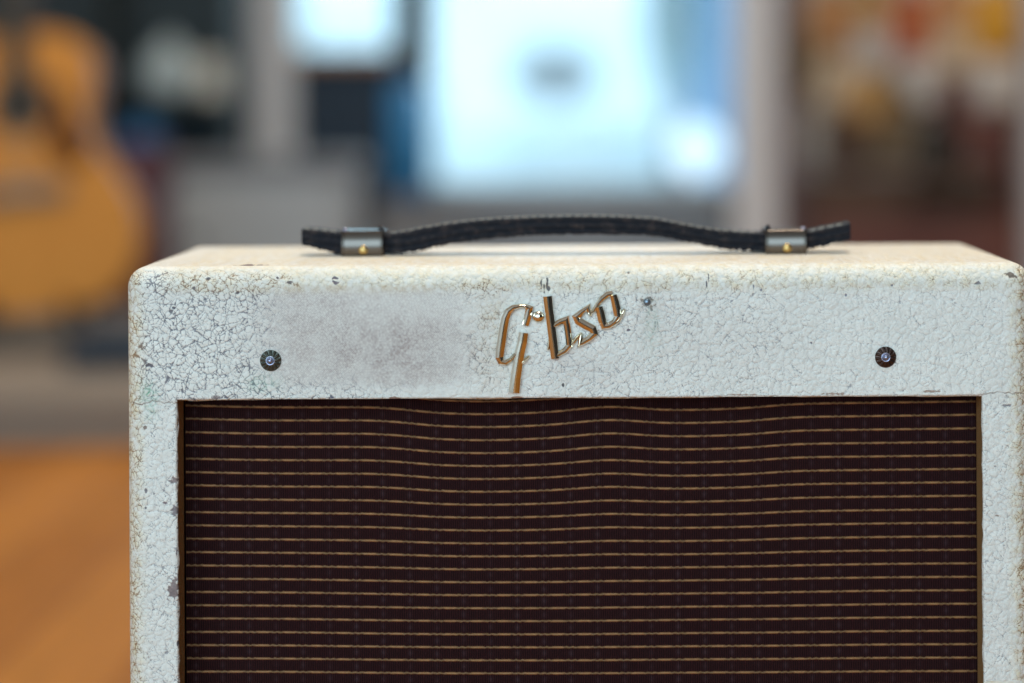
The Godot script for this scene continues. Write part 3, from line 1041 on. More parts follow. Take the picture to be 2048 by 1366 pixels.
const CLOTH_D := 1.1245
const PITCH := 26.6
const PERIOD := 53.6

func cloth_point(px: float, row: float, proud: float) -> Vector3:
	var py := 806.5 + row * PITCH + sag(px, row)
	var s := CLOTH_D / F
	return Vector3((px - VX) * s - AX, EYE_Y - (py - VY) * s, EYE_Z - CLOTH_D + proud)

func build_grille(amp: Node3D) -> void:
	var last_row := 46
	var x0 := 367.5
	var x1 := 1953.0
	var nx := 180
	var st := begin()
	st.set_smooth_group(0)
	var rows := last_row + 3
	var grid := []
	for j in rows * 2 + 1:
		var line := []
		for i in nx + 1:
			line.append(cloth_point(lerpf(x0, x1, float(i) / nx), -2.0 + j * 0.5, 0.0))
		grid.append(line)
	for j in rows * 2:
		for i in nx:
			var uv := [Vector2(i, j), Vector2(i, j + 1), Vector2(i + 1, j + 1), Vector2(i + 1, j)]
			var vs := [grid[j][i], grid[j + 1][i], grid[j + 1][i + 1], grid[j][i + 1]]
			for k in [0, 2, 1, 0, 3, 2]:
				var px := lerpf(x0, x1, uv[k].x / nx)
				st.set_uv(Vector2((px - 386.0) / PERIOD / 6.0, (-2.0 + uv[k].y * 0.5) / 4.0))
				st.add_vertex(vs[k])
	var cloth := put("grille_cloth", done(st), mats.grille_cloth, amp)
	cloth.set_meta("label", "dark maroon woven grille cloth with gold thread stripes")
	# gold threads: smooth glossy floats between twisted, duller bindings
	var bright := Color(0.30, 0.140, 0.044)
	var dull := Color(0.18, 0.088, 0.026)
	for row in range(-1, last_row + 1):
		var ts := begin()
		ts.set_smooth_group(0)
		var prev := []
		var prev_c := Color.WHITE
		var n := 360
		var jog := rng.randf_range(-0.5, 0.5)
		for i in n + 1:
			var px := lerpf(x0 + 1.0, x1 - 5.0, float(i) / n)
			var ph := fposmod((px - 386.0) / PERIOD, 1.0)
			var fl := sstep(0.24, 0.34, ph) * (1.0 - sstep(0.68, 0.78, ph))
			var half := lerpf(0.00052 + 0.00010 * sin(px * 0.95 + row), 0.00056, fl)
			var c := cloth_point(px, row, 0.0)
			c.y += (0.00018 * sin(px * 0.95 + row * 2.0)) * (1.0 - fl) + jog * 0.0001
			var z := c.z + 0.00005
			var ring := [Vector3(c.x, c.y + half, z), Vector3(c.x, c.y + half * 0.5, z + 0.0005), Vector3(c.x, c.y - half * 0.5, z + 0.0005), Vector3(c.x, c.y - half, z)]
			var col := dull.lerp(bright, fl) * rng.randf_range(0.86, 1.12)
			if i > 0:
				for k in 3:
					var q := [prev[k + 1], ring[k + 1], ring[k], prev[k]]
					var cc := [prev_c, col, col, prev_c]
					for m in [0, 2, 1, 0, 3, 2]:
						ts.set_color(cc[m])
						ts.add_vertex(q[m])
			prev = ring
			prev_c = col
		put("gold_thread", done(ts), mats.gold_thread, cloth)

# a letter stroke: centre line in the photograph (px, py, half width in px), with a faceted roof-shaped section
func stroke(points: Array, parent: Node3D, called: String, height := 0.0030, flat := 0.16) -> void:
	var pts := []
	var ws := []
	for p in points:
		var v := at(940.0 + p[0] / 5.06, 540.0 + p[1] / 5.06, EYE_Z)
		pts.append(Vector2(v.x - AX, v.y))
		ws.append(p[2] / 5.06 * PX * 0.9)
	var st := begin()
	st.set_smooth_group(-1)
	var rings := []
	var n := pts.size()
	for i in n:
		var d0: Vector2 = (pts[i] - pts[i - 1]).normalized() if i > 0 else (pts[1] - pts[0]).normalized()
		var d1: Vector2 = (pts[i + 1] - pts[i]).normalized() if i < n - 1 else d0
		var m := (d0 + d1).normalized()
		var nrm := Vector2(-m.y, m.x)
		var k := 1.0 / maxf(0.55, nrm.dot(Vector2(-d0.y, d0.x)))
		var w: float = ws[i] * k
		var ring := []
		for q in [[1.1, 0.0007], [1.1, 0.0010], [1.0, height - 0.0011], [0.62, height - 0.0005], [flat, height], [-flat, height], [-0.62, height - 0.0005], [-1.0, height - 0.0011], [-1.1, 0.0010], [-1.1, 0.0007]]:
			var v: Vector2 = pts[i] + nrm * w * q[0]
			ring.append(Vector3(v.x, v.y, q[1]))
		rings.append(ring)
	for i in n - 1:
		for k in 9:
			quad(st, rings[i][k], rings[i][k + 1], rings[i + 1][k + 1], rings[i + 1][k])
	for e in [[0, 1.0], [n - 1, -1.0]]:
		var r: Array = rings[e[0]]
		for k in range(1, 9):
			if e[1] > 0:
				tri(st, r[0], r[k + 1], r[k])
			else:
				tri(st, r[0], r[k], r[k + 1])
	put(called, done(st), mats.nickel, parent)

func build_logo(amp: Node3D) -> void:
	var logo := group_part("nameplate", amp)
	logo.set_meta("label", "gold-tinged chrome script letters, the last letter missing")
	# capital letter
	stroke([[560, 555, 38], [585, 470, 40], [602, 385, 38], [560, 362, 22], [500, 362, 24], [440, 378, 30], [392, 415, 38], [362, 480, 42], [345, 560, 44], [325, 690, 46], [306, 820, 46], [300, 880, 44], [318, 925, 36], [362, 935, 28], [410, 905, 24]], logo, "letter_g")
	stroke([[400, 915, 20], [450, 868, 26], [510, 800, 16]], logo, "letter_g_link", 0.0027)
	stroke([[545, 630, 50], [532, 720, 52], [505, 830, 54], [485, 950, 54], [465, 1080, 56], [447, 1235, 60]], logo, "letter_g_stem", 0.0034)
	stroke([[490, 975, 14], [545, 920, 20], [602, 868, 14]], logo, "letter_g_flick", 0.0026)
	# dot and the stub of the broken letter
	var dot := at(940.0 + 692 / 5.06, 540.0 + 472 / 5.06, EYE_Z)
	var prof := []
	for k in 11:
		var a := PI / 2.0 * k / 10.0
		prof.append(Vector2(0.0030 * cos(a) if k < 10 else 0.0, 0.0008 + 0.0026 * sin(a)))
	put("letter_i_dot", lathe(prof, 28), mats.nickel, logo, dot - amp.position)
	stroke([[812, 670, 14], [800, 740, 15], [790, 805, 12]], logo, "letter_i_stub", 0.0020)
	# b
	stroke([[785, 262, 48], [800, 400, 46], [822, 560, 46], [842, 720, 46], [862, 890, 44]], logo, "letter_b_stem", 0.0034)
	stroke([[850, 562, 26], [905, 525, 32], [972, 500, 34], [984, 570, 36], [1000, 680, 36], [1006, 762, 34], [960, 815, 32], [900, 850, 28], [862, 870, 22]], logo, "letter_b_bowl")
	stroke([[1000, 780, 26], [1045, 728, 24], [1085, 680, 20], [1128, 630, 14]], logo, "letter_b_link", 0.0026)
	# s
	stroke([[1218, 458, 16], [1206, 418, 24], [1196, 376, 26], [1135, 420, 30], [1075, 470, 38], [1095, 512, 42], [1170, 556, 44], [1240, 592, 42], [1258, 640, 38], [1210, 690, 34], [1150, 725, 32], [1116, 742, 30], [1122, 690, 24], [1128, 636, 14]], logo, "letter_s")
	# o with its entry and exit strokes
	stroke([[1205, 450, 14], [1250, 412, 20], [1288, 350, 26], [1335, 292, 30], [1390, 248, 32], [1442, 238, 32]], logo, "letter_o_entry", 0.0027)
	stroke([[1450, 250, 36], [1468, 320, 42], [1486, 400, 44], [1496, 470, 40], [1462, 520, 30], [1410, 560, 34], [1358, 566, 36], [1338, 510, 44], [1320, 430, 44], [1304, 372, 40]], logo, "letter_o")
	stroke([[1440, 560, 24], [1500, 510, 26], [1545, 440, 22], [1565, 390, 14]], logo, "letter_o_exit", 0.0026)

func build_screw(amp: Node3D, where: Vector3, label: String, washer: Material) -> void:
	var s := group_part("ornamental_screw", amp)
	s.position = where - amp.position
	s.rotation.z = where.x * 2.3
	s.set_meta("label", label)
	var st := begin()
	st.set_smooth_group(0)
	var rr := 0.0053
	var prof := [0.30, 0.42, 0.48, 0.56, 0.64, 0.72, 0.80, 0.87, 0.93, 0.97, 1.0]
	var sides := 130
	var pt := func(q: int, i: int) -> Vector3:
		var r: float = prof[q]
		var a := TAU * i / sides
		var dome := 0.0017 * sqrt(maxf(0.0, 1.0 - r * r * 0.98)) + 0.0002
		var band := sstep(0.46, 0.58, r) * (1.0 - sstep(0.86, 0.95, r))
		var petal := 0.0006 * pow(0.5 + 0.5 * cos(a * 13.0), 1.6) * band
		return Vector3(cos(a) * r * rr, sin(a) * r * rr, dome - 0.0004 * band + petal)
	for q in prof.size() - 1:
		for i in sides:
			quad(st, pt.call(q, i), pt.call(q + 1, i), pt.call(q + 1, i + 1), pt.call(q, i + 1))
	put("petal_washer", done(st), washer, s)
	var p := [Vector2(0.0024, 0.0013), Vector2(0.0023, 0.0019), Vector2(0.0019, 0.00195), Vector2(0.0017, 0.0017), Vector2(0.0015, 0.0019), Vector2(0.0013, 0.0026), Vector2(0.0009, 0.0031), Vector2(0.0005, 0.0033), Vector2(0, 0.0034)]
	put("head", lathe(p, 28), mats.screw_steel, s)

const HANDLE_D := 1.180

func strap_points() -> Array:
	# px, upper edge, lower edge in the photograph
	return [[603, 458, 490], [640, 461, 500], [684, 466, 508], [725, 468, 509], [766, 468, 507], [812, 463, 505], [846, 456, 500], [882, 450, 492], [911, 446, 486], [955, 441, 480], [1000, 438, 476], [1060, 435, 471], [1110, 433.5, 469.5], [1160, 433, 469], [1230, 434, 469.5], [1306, 438, 472], [1340, 444, 477], [1380, 452, 485], [1424, 459.5, 493], [1453, 462.5, 499], [1511, 465.7, 502.5], [1570, 465.7, 501.5], [1612, 464, 499], [1655, 456, 490.5], [1701, 446.6, 481]]

func build_handle(amp: Node3D) -> void:
	var handle := group_part("handle", amp)
	handle.set_meta("label", "arched dark leather carrying handle with two metal loops")
	var wz := 0.024
	var up := Curve2D.new()
	# resample with Catmull-Rom
	var src := strap_points()
	var line := []
	for i in src.size() - 1:
		for k in 14:
			var t := k / 14.0
			var row := []
			for c in 3:
				var p0: float = src[maxi(i - 1, 0)][c]
				var p1: float = src[i][c]
				var p2: float = src[i + 1][c]
				var p3: float = src[mini(i + 2, src.size() - 1)][c]
				row.append(0.5 * (2.0 * p1 + (p2 - p0) * t + (2.0 * p0 - 5.0 * p1 + 4.0 * p2 - p3) * t * t + (3.0 * p1 - p0 - 3.0 * p2 + p3) * t * t * t))
			line.append(row)
	line.append(src[-1])
	var nz := FastNoiseLite.new()
	nz.seed = 8
	nz.frequency = 0.09
	var st := begin()
	st.set_smooth_group(0)
	var rings := []
	# section: (share across the thickness, inset of the front edge) - two outer plies on a core
	var sec := [[1.0, 0.0016], [0.97, 0.0004], [0.78, 0.0], [0.73, 0.0013], [0.68, 0.0001], [0.36, 0.0001], [0.31, 0.0014], [0.26, 0.0], [0.05, 0.0003], [0.0, 0.0014]]
	for i in line.size():
		var q: Array = line[i]
		var a := at(q[0], q[1], HANDLE_D)
		var b := at(q[0], q[2], HANDLE_D)
		# frayed lower edge
		var fray := 0.0010 * nz.get_noise_1d(q[0] * 1.0) + 0.0008 * nz.get_noise_1d(q[0] * 4.0)
		b.y = maxf(b.y + fray, TOP + 0.0006)
		a.y += 0.0008 * nz.get_noise_1d(q[0] * 3.0 + 400.0)
		var zf := EYE_Z - HANDLE_D
		var ring := []
		for s in sec:
			ring.append(Vector3(a.x - AX, lerpf(b.y, a.y, s[0]), zf - s[1] + 0.0002 * nz.get_noise_2d(q[0] * 2.0, s[0] * 60.0)))
		for k in sec.size():
			var s: Array = sec[sec.size() - 1 - k]
			ring.append(Vector3(a.x - AX, lerpf(b.y, a.y, s[0]), zf - wz + s[1]))
		rings.append(ring)
	var m: int = rings[0].size()
	for i in rings.size() - 1:
		for k in m:
			var l := (k + 1) % m
			quad(st, rings[i][k], rings[i][l], rings[i + 1][l], rings[i + 1][k])
	st.set_smooth_group(-1)
	for k in range(1, m - 1):
		tri(st, rings[0][0], rings[0][k + 1], rings[0][k])
		tri(st, rings[-1][0], rings[-1][k], rings[-1][k + 1])
	put("strap", done(st), mats.leather, handle)
	# frayed fibres along the lower edge
	var fs := begin()
	fs.set_smooth_group(-1)
	var fr := RandomNumberGenerator.new()
	fr.seed = 77
	for k in 900:
		var fx := fr.randf_range(690.0, 1620.0)
		var fi := 0
		while fi < line.size() - 2 and line[fi + 1][0] < fx:
			fi += 1
		var fp := at(fx, lerpf(line[fi][2], line[fi + 1][2], clampf((fx - line[fi][0]) / maxf(0.01, line[fi + 1][0] - line[fi][0]), 0, 1)), HANDLE_D)
		if fp.y < TOP + 0.0025:
			continue
		var root := Vector3(fp.x - AX, fp.y + 0.0006, fp.z - fr.randf_range(0.0005, 0.006))
		var tip := root + Vector3(fr.randf_range(-0.0012, 0.0012), -fr.randf_range(0.0006, 0.0019), fr.randf_range(-0.0002, 0.0006))
		tri(fs, root - Vector3(0.00014, 0, 0), tip, root + Vector3(0.00014, 0, 0))
		tri(fs, root - Vector3(0, 0, 0.00014), tip, root + Vector3(0, 0, 0.00014))
	put("frayed_fibres", done(fs), mats.fray, handle).set_meta("kind", "stuff")
	# thread stitches along the upper edge
	var sm := tube([Vector3(-0.0016, -0.0001, 0), Vector3(-0.0010, 0.0003, 0), Vector3(0.0010, 0.0003, 0), Vector3(0.0016, -0.0001, 0)], 0.00035, 6)
	var x := 612.0
	while x < 1695.0:
		if not (x > 672.0 and x < 776.0) and not (x > 1520.0 and x < 1622.0):
			var i := 0
			while i < line.size() - 2 and line[i + 1][0] < x:
				i += 1
			var p := at(x, lerpf(line[i][1], line[i + 1][1], clampf((x - line[i][0]) / maxf(0.01, line[i + 1][0] - line[i][0]), 0, 1)), HANDLE_D)
			var p2 := at(x + 4.0, line[mini(i + 1, line.size() - 1)][1], HANDLE_D)
			var q := put("stitch", sm, mats.stitch_thread, handle, Vector3(p.x - AX, p.y + 0.0001, p.z - 0.0032))
			q.rotation.z = clampf(atan2(line[i][1] - line[i + 1][1], line[i + 1][0] - line[i][0]), -0.5, 0.5)
		x += 17.5
	build_buckle(handle, 684.0, 766.0, 463.0, false)
	build_buckle(handle, 1531.0, 1612.0, 460.0, true)

func build_buckle(handle: Node3D, pa: float, pb: float, top_py: float, flip: bool) -> void:
	var d := HANDLE_D - 0.003
	var a := at(pa, 500, d)
	var b := at(pb, 500, d)
	var y1 := at((pa + pb) / 2.0, top_py, d).y
	var y0 := TOP + 0.0004
	var w := b.x - a.x
	var loop := group_part("metal_loop", handle)
	loop.position = Vector3((a.x + b.x) / 2.0 - AX, y0, EYE_Z - d)
	var h := y1 - y0
	# front plate: section in (z, y) - a foot, a bulging belly and a hollow neck under a rolled lip
	var sec := []
	var n := 22
	for k in n + 1:
		var t := float(k) / n
		var z := 0.0026 * (1.0 - pow((t - 0.36) / 0.64, 2.0))
		sec.append(Vector2(z, t * h))
	var back := -0.028
	sec.append(Vector2(-0.012, h + 0.0002))
	sec.append(Vector2(back, h))
	sec.append(Vector2(back - 0.001, h * 0.5))
	sec.append(Vector2(back, 0.0))
	var st := begin()
	st.set_smooth_group(0)
	var th := 0.0011
	var inner := []
	for k in sec.size():
		var p: Vector2 = sec[maxi(k - 1, 0)]
		var q: Vector2 = sec[mini(k + 1, sec.size() - 1)]
		var t := (q - p).normalized()
		inner.append(sec[k] + Vector2(-t.y, t.x) * th)
	var hx := w / 2.0
	for k in sec.size() - 1:
		var p: Vector2 = sec[k]
		var q: Vector2 = sec[k + 1]
		var pi_: Vector2 = inner[k]
		var qi: Vector2 = inner[k + 1]
		quad(st, Vector3(-hx, p.y, p.x), Vector3(hx, p.y, p.x), Vector3(hx, q.y, q.x), Vector3(-hx, q.y, q.x))
		quad(st, Vector3(hx, pi_.y, pi_.x), Vector3(-hx, pi_.y, pi_.x), Vector3(-hx, qi.y, qi.x), Vector3(hx, qi.y, qi.x))
	st.set_smooth_group(-1)
	for k in sec.size() - 1:
		var p: Vector2 = sec[k]
		var q: Vector2 = sec[k + 1]
		var pi_: Vector2 = inner[k]
		var qi: Vector2 = inner[k + 1]
		quad(st, Vector3(hx, p.y, p.x), Vector3(hx, pi_.y, pi_.x), Vector3(hx, qi.y, qi.x), Vector3(hx, q.y, q.x))
		quad(st, Vector3(-hx, pi_.y, pi_.x), Vector3(-hx, p.y, p.x), Vector3(-hx, q.y, q.x), Vector3(-hx, qi.y, qi.x))
	put("plate", done(st), mats.buckle_metal, loop)
	# rolled beads down both sides
	for s in [-1.0, 1.0]:
		var pts := []
		for k in range(0, n + 1, 2):
			pts.append(Vector3(s * (hx - 0.0005), sec[k].y, sec[k].x - 0.0001))
		put("bead", tube(pts, 0.0008, 8), mats.buckle_metal, loop)
		var tall: float = 0.0026 if (s > 0) != flip else 0.0016
		put("ear", lathe([Vector2(0.0013, -0.001), Vector2(0.0014, 0.001 + tall * 0.4), Vector2(0.0008, tall), Vector2(0, tall + 0.0003)], 14), mats.screw_steel if (s < 0) != flip else mats.black_steel, loop, Vector3(s * (hx - 0.0012), h, -0.003)).rotation = Vector3(-PI / 2, 0, 0)
	var rv := []
	for k in 8:
		var g := PI / 2.0 * k / 7.0
		rv.append(Vector2(0.0026 * cos(g) if k < 7 else 0.0, 0.0016 * sin(g)))
	put("rivet", lathe(rv, 20), mats.brass, loop, Vector3(0.0006, h * 0.24, 0.0021))

# ---------------------------------------------------------------- acoustic guitar behind, at the side
const GD := 3.9

func build_guitar() -> void:
	# low carpeted platform
	var f0 := EYE_Z - 3.32
	var pf := thing("low_platform", Vector3(-1.6, 0, f0), "low grey-brown carpeted platform under the acoustic guitar", "platform")
	box("top", Vector3(-1.4, 0.056, -1.55), Vector3(1.1, 0.078, 0.0), mats.carpet, pf, 0.006)
	box("riser", Vector3(-1.4, -0.0015, -1.5), Vector3(1.1, 0.056, -0.012), mats.carpet, pf, 0.004)
	var lowp := at(62, 628, GD)
	var g := thing("acoustic_guitar", lowp, "orange acoustic guitar standing upright on the low platform", "guitar")
	var topp := at(16, 52, GD)
	g.rotation = Vector3(-0.10, 0, atan2(lowp.x - topp.x, topp.y - lowp.y))
	# half outline from the bottom up: height, half width (metres)
	var hw := [[0.0, 0.0], [0.002, 0.06], [0.012, 0.115], [0.035, 0.158], [0.07, 0.186], [0.115, 0.2], [0.165, 0.198], [0.21, 0.182], [0.25, 0.158], [0.285, 0.132], [0.32, 0.118], [0.355, 0.119], [0.39, 0.128], [0.425, 0.135], [0.455, 0.133], [0.48, 0.118], [0.496, 0.09], [0.505, 0.055], [0.507, 0.0]]
	var poly := PackedVector2Array()
	for k in hw.size():
		poly.append(Vector2(hw[k][1], hw[k][0]))
	for k in range(hw.size() - 2, 0, -1):
		poly.append(Vector2(-hw[k][1], hw[k][0]))
	put("soundboard", slab(poly, -0.003, 0.0), mats.spruce, g)
	put("body", slab(poly, -0.11, -0.0035), mats.guitar_side, g)
	put("soundhole_shade_disc", lathe([Vector2(0.048, 0.0015), Vector2(0.0, 0.0015)], 40), mats.ebony, g, Vector3(0, 0.375, 0))  # flat dark disc painted in place of the shade inside the hole
	put("rosette", lathe([Vector2(0.058, 0.0002), Vector2(0.058, 0.0012), Vector2(0.049, 0.0012), Vector2(0.049, 0.0002)], 40), mats.rosewood, g, Vector3(0, 0.375, 0))
	var pg := PackedVector2Array([Vector2(0.046, 0.372), Vector2(0.058, 0.385), Vector2(0.072, 0.36), Vector2(0.082, 0.32), Vector2(0.098, 0.27), Vector2(0.104, 0.24), Vector2(0.09, 0.222), Vector2(0.066, 0.236), Vector2(0.046, 0.262), Vector2(0.036, 0.285), Vector2(0.048, 0.300), Vector2(0.058, 0.325), Vector2(0.059, 0.350)])
	for k in pg.size():
		pg[k] = Vector2(pg[k].x * 1.12, pg[k].y + 0.028)
	pg.reverse()
	put("pickguard", slab(pg, 0.0003, 0.0022, false), mats.tortoiseshell, g)
	box("bridge", Vector3(-0.078, 0.198, 0.0003), Vector3(0.078, 0.233, 0.010), mats.rosewood, g, 0.003)
	box("saddle", Vector3(-0.036, 0.219, 0.010), Vector3(0.036, 0.222, 0.014), mats.bone, g, 0.0005)
	box("neck", Vector3(-0.024, 0.44, -0.03), Vector3(0.024, 0.86, 0.0005), mats.guitar_side, g, 0.008)
	box("fretboard", Vector3(-0.026, 0.424, 0.0008), Vector3(0.026, 0.86, 0.006), mats.ebony, g, 0.001)
	var hs := PackedVector2Array([Vector2(-0.025, 0.86), Vector2(0.025, 0.86), Vector2(0.036, 0.90), Vector2(0.036, 1.04), Vector2(-0.036, 1.04), Vector2(-0.036, 0.90)])
	put("headstock", slab(hs, -0.016, 0.001, false), mats.guitar_side, g)
	for s in [-1.0, 1.0]:
		for k in 3:
			put("tuner", tube([Vector3(s * 0.036, 0.92 + k * 0.045, -0.008), Vector3(s * 0.052, 0.92 + k * 0.045, -0.008)], 0.006, 8), mats.string_steel, g)
	for k in 6:
		var x := (k - 2.5) * 0.0095
		put("string", tube([Vector3(x, 0.219, 0.0146), Vector3(x * 0.8, 0.86, 0.0085)], 0.0006, 5), mats.string_steel, g)
	# stand
	var base := Vector3(lowp.x, 0.078, lowp.z)
	var sd := thing("guitar_stand", base, "black tubular stand under the acoustic guitar", "stand")
	var rise := lowp.y - 0.078
	for s in [-1.0, 1.0]:
		put("leg", tube([Vector3(0, rise + 0.12, -0.2), Vector3(s * 0.14, 0.012, 0.03)], 0.01), mats.black_steel, sd)
		put("cradle", tube([Vector3(s * 0.06, rise * 0.6, -0.07), Vector3(s * 0.07, rise - 0.016, -0.02), Vector3(s * 0.07, rise - 0.014, 0.03), Vector3(s * 0.07, rise + 0.03, 0.04)], 0.009), mats.black_steel, sd)
	put("leg", tube([Vector3(0, rise + 0.12, -0.2), Vector3(0, 0.012, -0.32)], 0.01), mats.black_steel, sd)
	# navy case lying on the platform
	var c0 := at(120, 764, 3.62)
	var c1 := at(330, 690, 3.62)
	var cs := thing("instrument_case", Vector3((c0.x + c1.x) / 2, 0.0785, c0.z - 0.15), "dark navy flat case lying on the low platform by the guitar", "case")
	var hwc := (c1.x - c0.x) / 2
	box("lower_shell", Vector3(-hwc, 0, -0.14), Vector3(hwc, 0.026, 0.14), mats.navy, cs, 0.008)
	box("lid", Vector3(-hwc, 0.028, -0.14), Vector3(hwc, 0.056, 0.14), mats.navy, cs, 0.01)
	box("latch", Vector3(-0.02, 0.018, 0.1405), Vector3(0.02, 0.038, 0.146), mats.black_steel, cs, 0.001)

func build_left_background() -> void:
	# grey cabinet standing on the floor behind the amplifier
	var d := 4.6
	var a := at(342, 318, d)
	var b := at(690, 318, d)
	var cab := thing("grey_cabinet", Vector3((a.x + b.x) / 2, 0, a.z - 0.15), "plain grey painted cabinet below the white window post", "cabinet")
	var w := (b.x - a.x) / 2
	box("carcass", Vector3(-w, -0.0015, -0.14), Vector3(w, a.y - 0.03, 0.13), mats.grey_paint, cab, 0.003)
	box("top", Vector3(-w - 0.01, a.y - 0.03, -0.15), Vector3(w + 0.02, a.y, 0.15), mats.grey_trim, cab, 0.003)
	box("door", Vector3(-w + 0.02, 0.03, 0.1305), Vector3(w - 0.02, a.y - 0.045, 0.142), mats.grey_paint, cab, 0.002)
	put("knob", lathe([Vector2(0.006, 0), Vector2(0.006, 0.012), Vector2(0.012, 0.018), Vector2(0, 0.024)], 16), mats.black_steel, cab, Vector3(-w + 0.05, 0.24, 0.142))
	# low bench along the window, and a blue can on it
	var wb0 := at(742, 392, 5.6)
	var wb1 := at(1466, 392, 5.6)
	var wb := thing("window_bench", Vector3((wb0.x + wb1.x) / 2, 0, wb0.z), "long low grey bench below the bright shop window", "bench")
	var wh := (wb1.x - wb0.x) / 2
	box("seat", Vector3(-wh, wb0.y - 0.045, -0.2), Vector3(wh, wb0.y, 0.0), mats.grey_trim, wb, 0.004)
	box("front_board", Vector3(-wh + 0.01, -0.0015, -0.19), Vector3(wh - 0.01, wb0.y - 0.045, -0.015), mats.bench_grey, wb, 0.003)
	var cn := at(818, 300, 5.68)
	var can := thing("blue_can", Vector3(cn.x, wb0.y, cn.z), "tall blue metal can standing on the low grey bench", "can")
	put("body", lathe([Vector2(0, 0), Vector2(0.05, 0), Vector2(0.05, 0.27), Vector2(0.03, 0.29), Vector2(0, 0.29)], 24), mats.drum_blue, can).rotation = Vector3(-PI / 2, 0, 0)
	put("cap", lathe([Vector2(0.02, 0.29), Vector2(0.02, 0.31), Vector2(0, 0.31)], 16), mats.black_steel, can).rotation = Vector3(-PI / 2, 0, 0)
	# dark shelf unit against the back wall and the things on it
	var ds := 5.5
	var s0 := at(185, 330, ds)
	var s1 := at(468, 330, ds)
	var un := thing("dark_shelf_unit", Vector3((s0.x + s1.x) / 2, 0, s0.z), "dark shelf unit behind the acoustic guitar", "shelf")
	var ws := (s1.x - s0.x) / 2
	box("back_panel", Vector3(-ws, 0.0, -0.30), Vector3(ws, 1.2, -0.285), mats.wall_dark, un, 0.001)
	for q in [s0.y - 0.03, at(300, 195, ds).y]:
		box("shelf_board", Vector3(-ws + 0.021, q - 0.02, -0.284), Vector3(ws - 0.021, q, 0.0), mats.wall_dark, un, 0.002)
	for s in [-1.0, 1.0]:
		box("side_panel", Vector3(s * (ws - 0.01) - 0.01, 0.0, -0.284), Vector3(s * (ws - 0.01) + 0.01, 1.2, 0.0), mats.wall_dark, un, 0.002)
	var q0 := at(300, 195, ds).y
	var g := at(330, 142, ds - 0.0)
	var gv := thing("grey_round_jar", Vector3(g.x, q0, g.z - 0.075), "round pale grey jar on the upper dark shelf", "jar")
	put("body", lathe([Vector2(0, 0.0), Vector2(0.04, 0.0), Vector2(0.062, 0.03), Vector2(0.068, 0.065), Vector2(0.06, 0.1), Vector2(0.035, 0.125), Vector2(0, 0.128)], 28), mats.grey_globe, gv).rotation = Vector3(-PI / 2, 0, 0)
	put("lid", lathe([Vector2(0, 0.128), Vector2(0.03, 0.128), Vector2(0.03, 0.136), Vector2(0.01, 0.142), Vector2(0.01, 0.155), Vector2(0, 0.157)], 20), mats.grey_globe, gv).rotation = Vector3(-PI / 2, 0, 0)
	var q1 := s0.y - 0.03
	var bp := at(276, 245, ds)
	var bv := thing("blue_vase", Vector3(bp.x, q1, bp.z - 0.07), "round blue glazed vase on the lower dark shelf", "vase")
	put("body", lathe([Vector2(0, 0.0), Vector2(0.03, 0.0), Vector2(0.058, 0.05), Vector2(0.062, 0.08), Vector2(0.045, 0.115), Vector2(0.025, 0.128)], 28), mats.blue_glaze, bv).rotation = Vector3(-PI / 2, 0, 0)
	put("rim", lathe([Vector2(0.025, 0.128), Vector2(0.034, 0.14), Vector2(0.028, 0.14), Vector2(0.02, 0.128)], 24), mats.blue_glaze, bv).rotation = Vector3(-PI / 2, 0, 0)
	var gb := thing("grey_book", Vector3(at(425, 150, ds).x, q0, g.z - 0.08), "taupe book standing on the upper dark shelf by the white post", "book")
	box("cover", Vector3(-0.04, 0, -0.06), Vector3(0.04, 0.10, 0.06), mats.rosewood, gb, 0.002)
	box("pages", Vector3(-0.036, 0.003, -0.057), Vector3(0.036, 0.1005, 0.0605), mats.bone, gb, 0.001)
	var mb := at(285, 302, ds - 0.3)
	var mx := thing("maroon_box", Vector3(mb.x, 0, mb.z), "maroon box standing on the floor below the blue vase", "box")
	box("carton", Vector3(-0.055, -0.0015, -0.08), Vector3(0.055, mb.y - 0.02, 0.08), mats.maroon, mx, 0.003)
	box("lid", Vector3(-0.058, mb.y - 0.02, -0.083), Vector3(0.058, mb.y + 0.02, 0.083), mats.maroon, mx, 0.003)

func pillow(w: float, h: float, t: float) -> ArrayMesh:
	var st := begin()
	st.set_smooth_group(0)
	var n := 10
	var p := func(i: int, j: int, s: float) -> Vector3:
		var u := -1.0 + 2.0 * i / n
		var v := -1.0 + 2.0 * j / n
		var k := (1.0 - pow(absf(u), 3.0)) * (1.0 - pow(absf(v), 3.0))
		var squeeze := 1.0 - 0.12 * v * v
		return Vector3(u * w / 2.0 * squeeze, v * h / 2.0 * (1.0 - 0.08 * u * u), s * t / 2.0 * sqrt(k))
	for i in n:
		for j in n:
			quad(st, p.call(i, j, 1.0), p.call(i + 1, j, 1.0), p.call(i + 1, j + 1, 1.0), p.call(i, j + 1, 1.0))
			quad(st, p.call(i + 1, j, -1.0), p.call(i, j, -1.0), p.call(i, j + 1, -1.0), p.call(i + 1, j + 1, -1.0))
	return done(st)

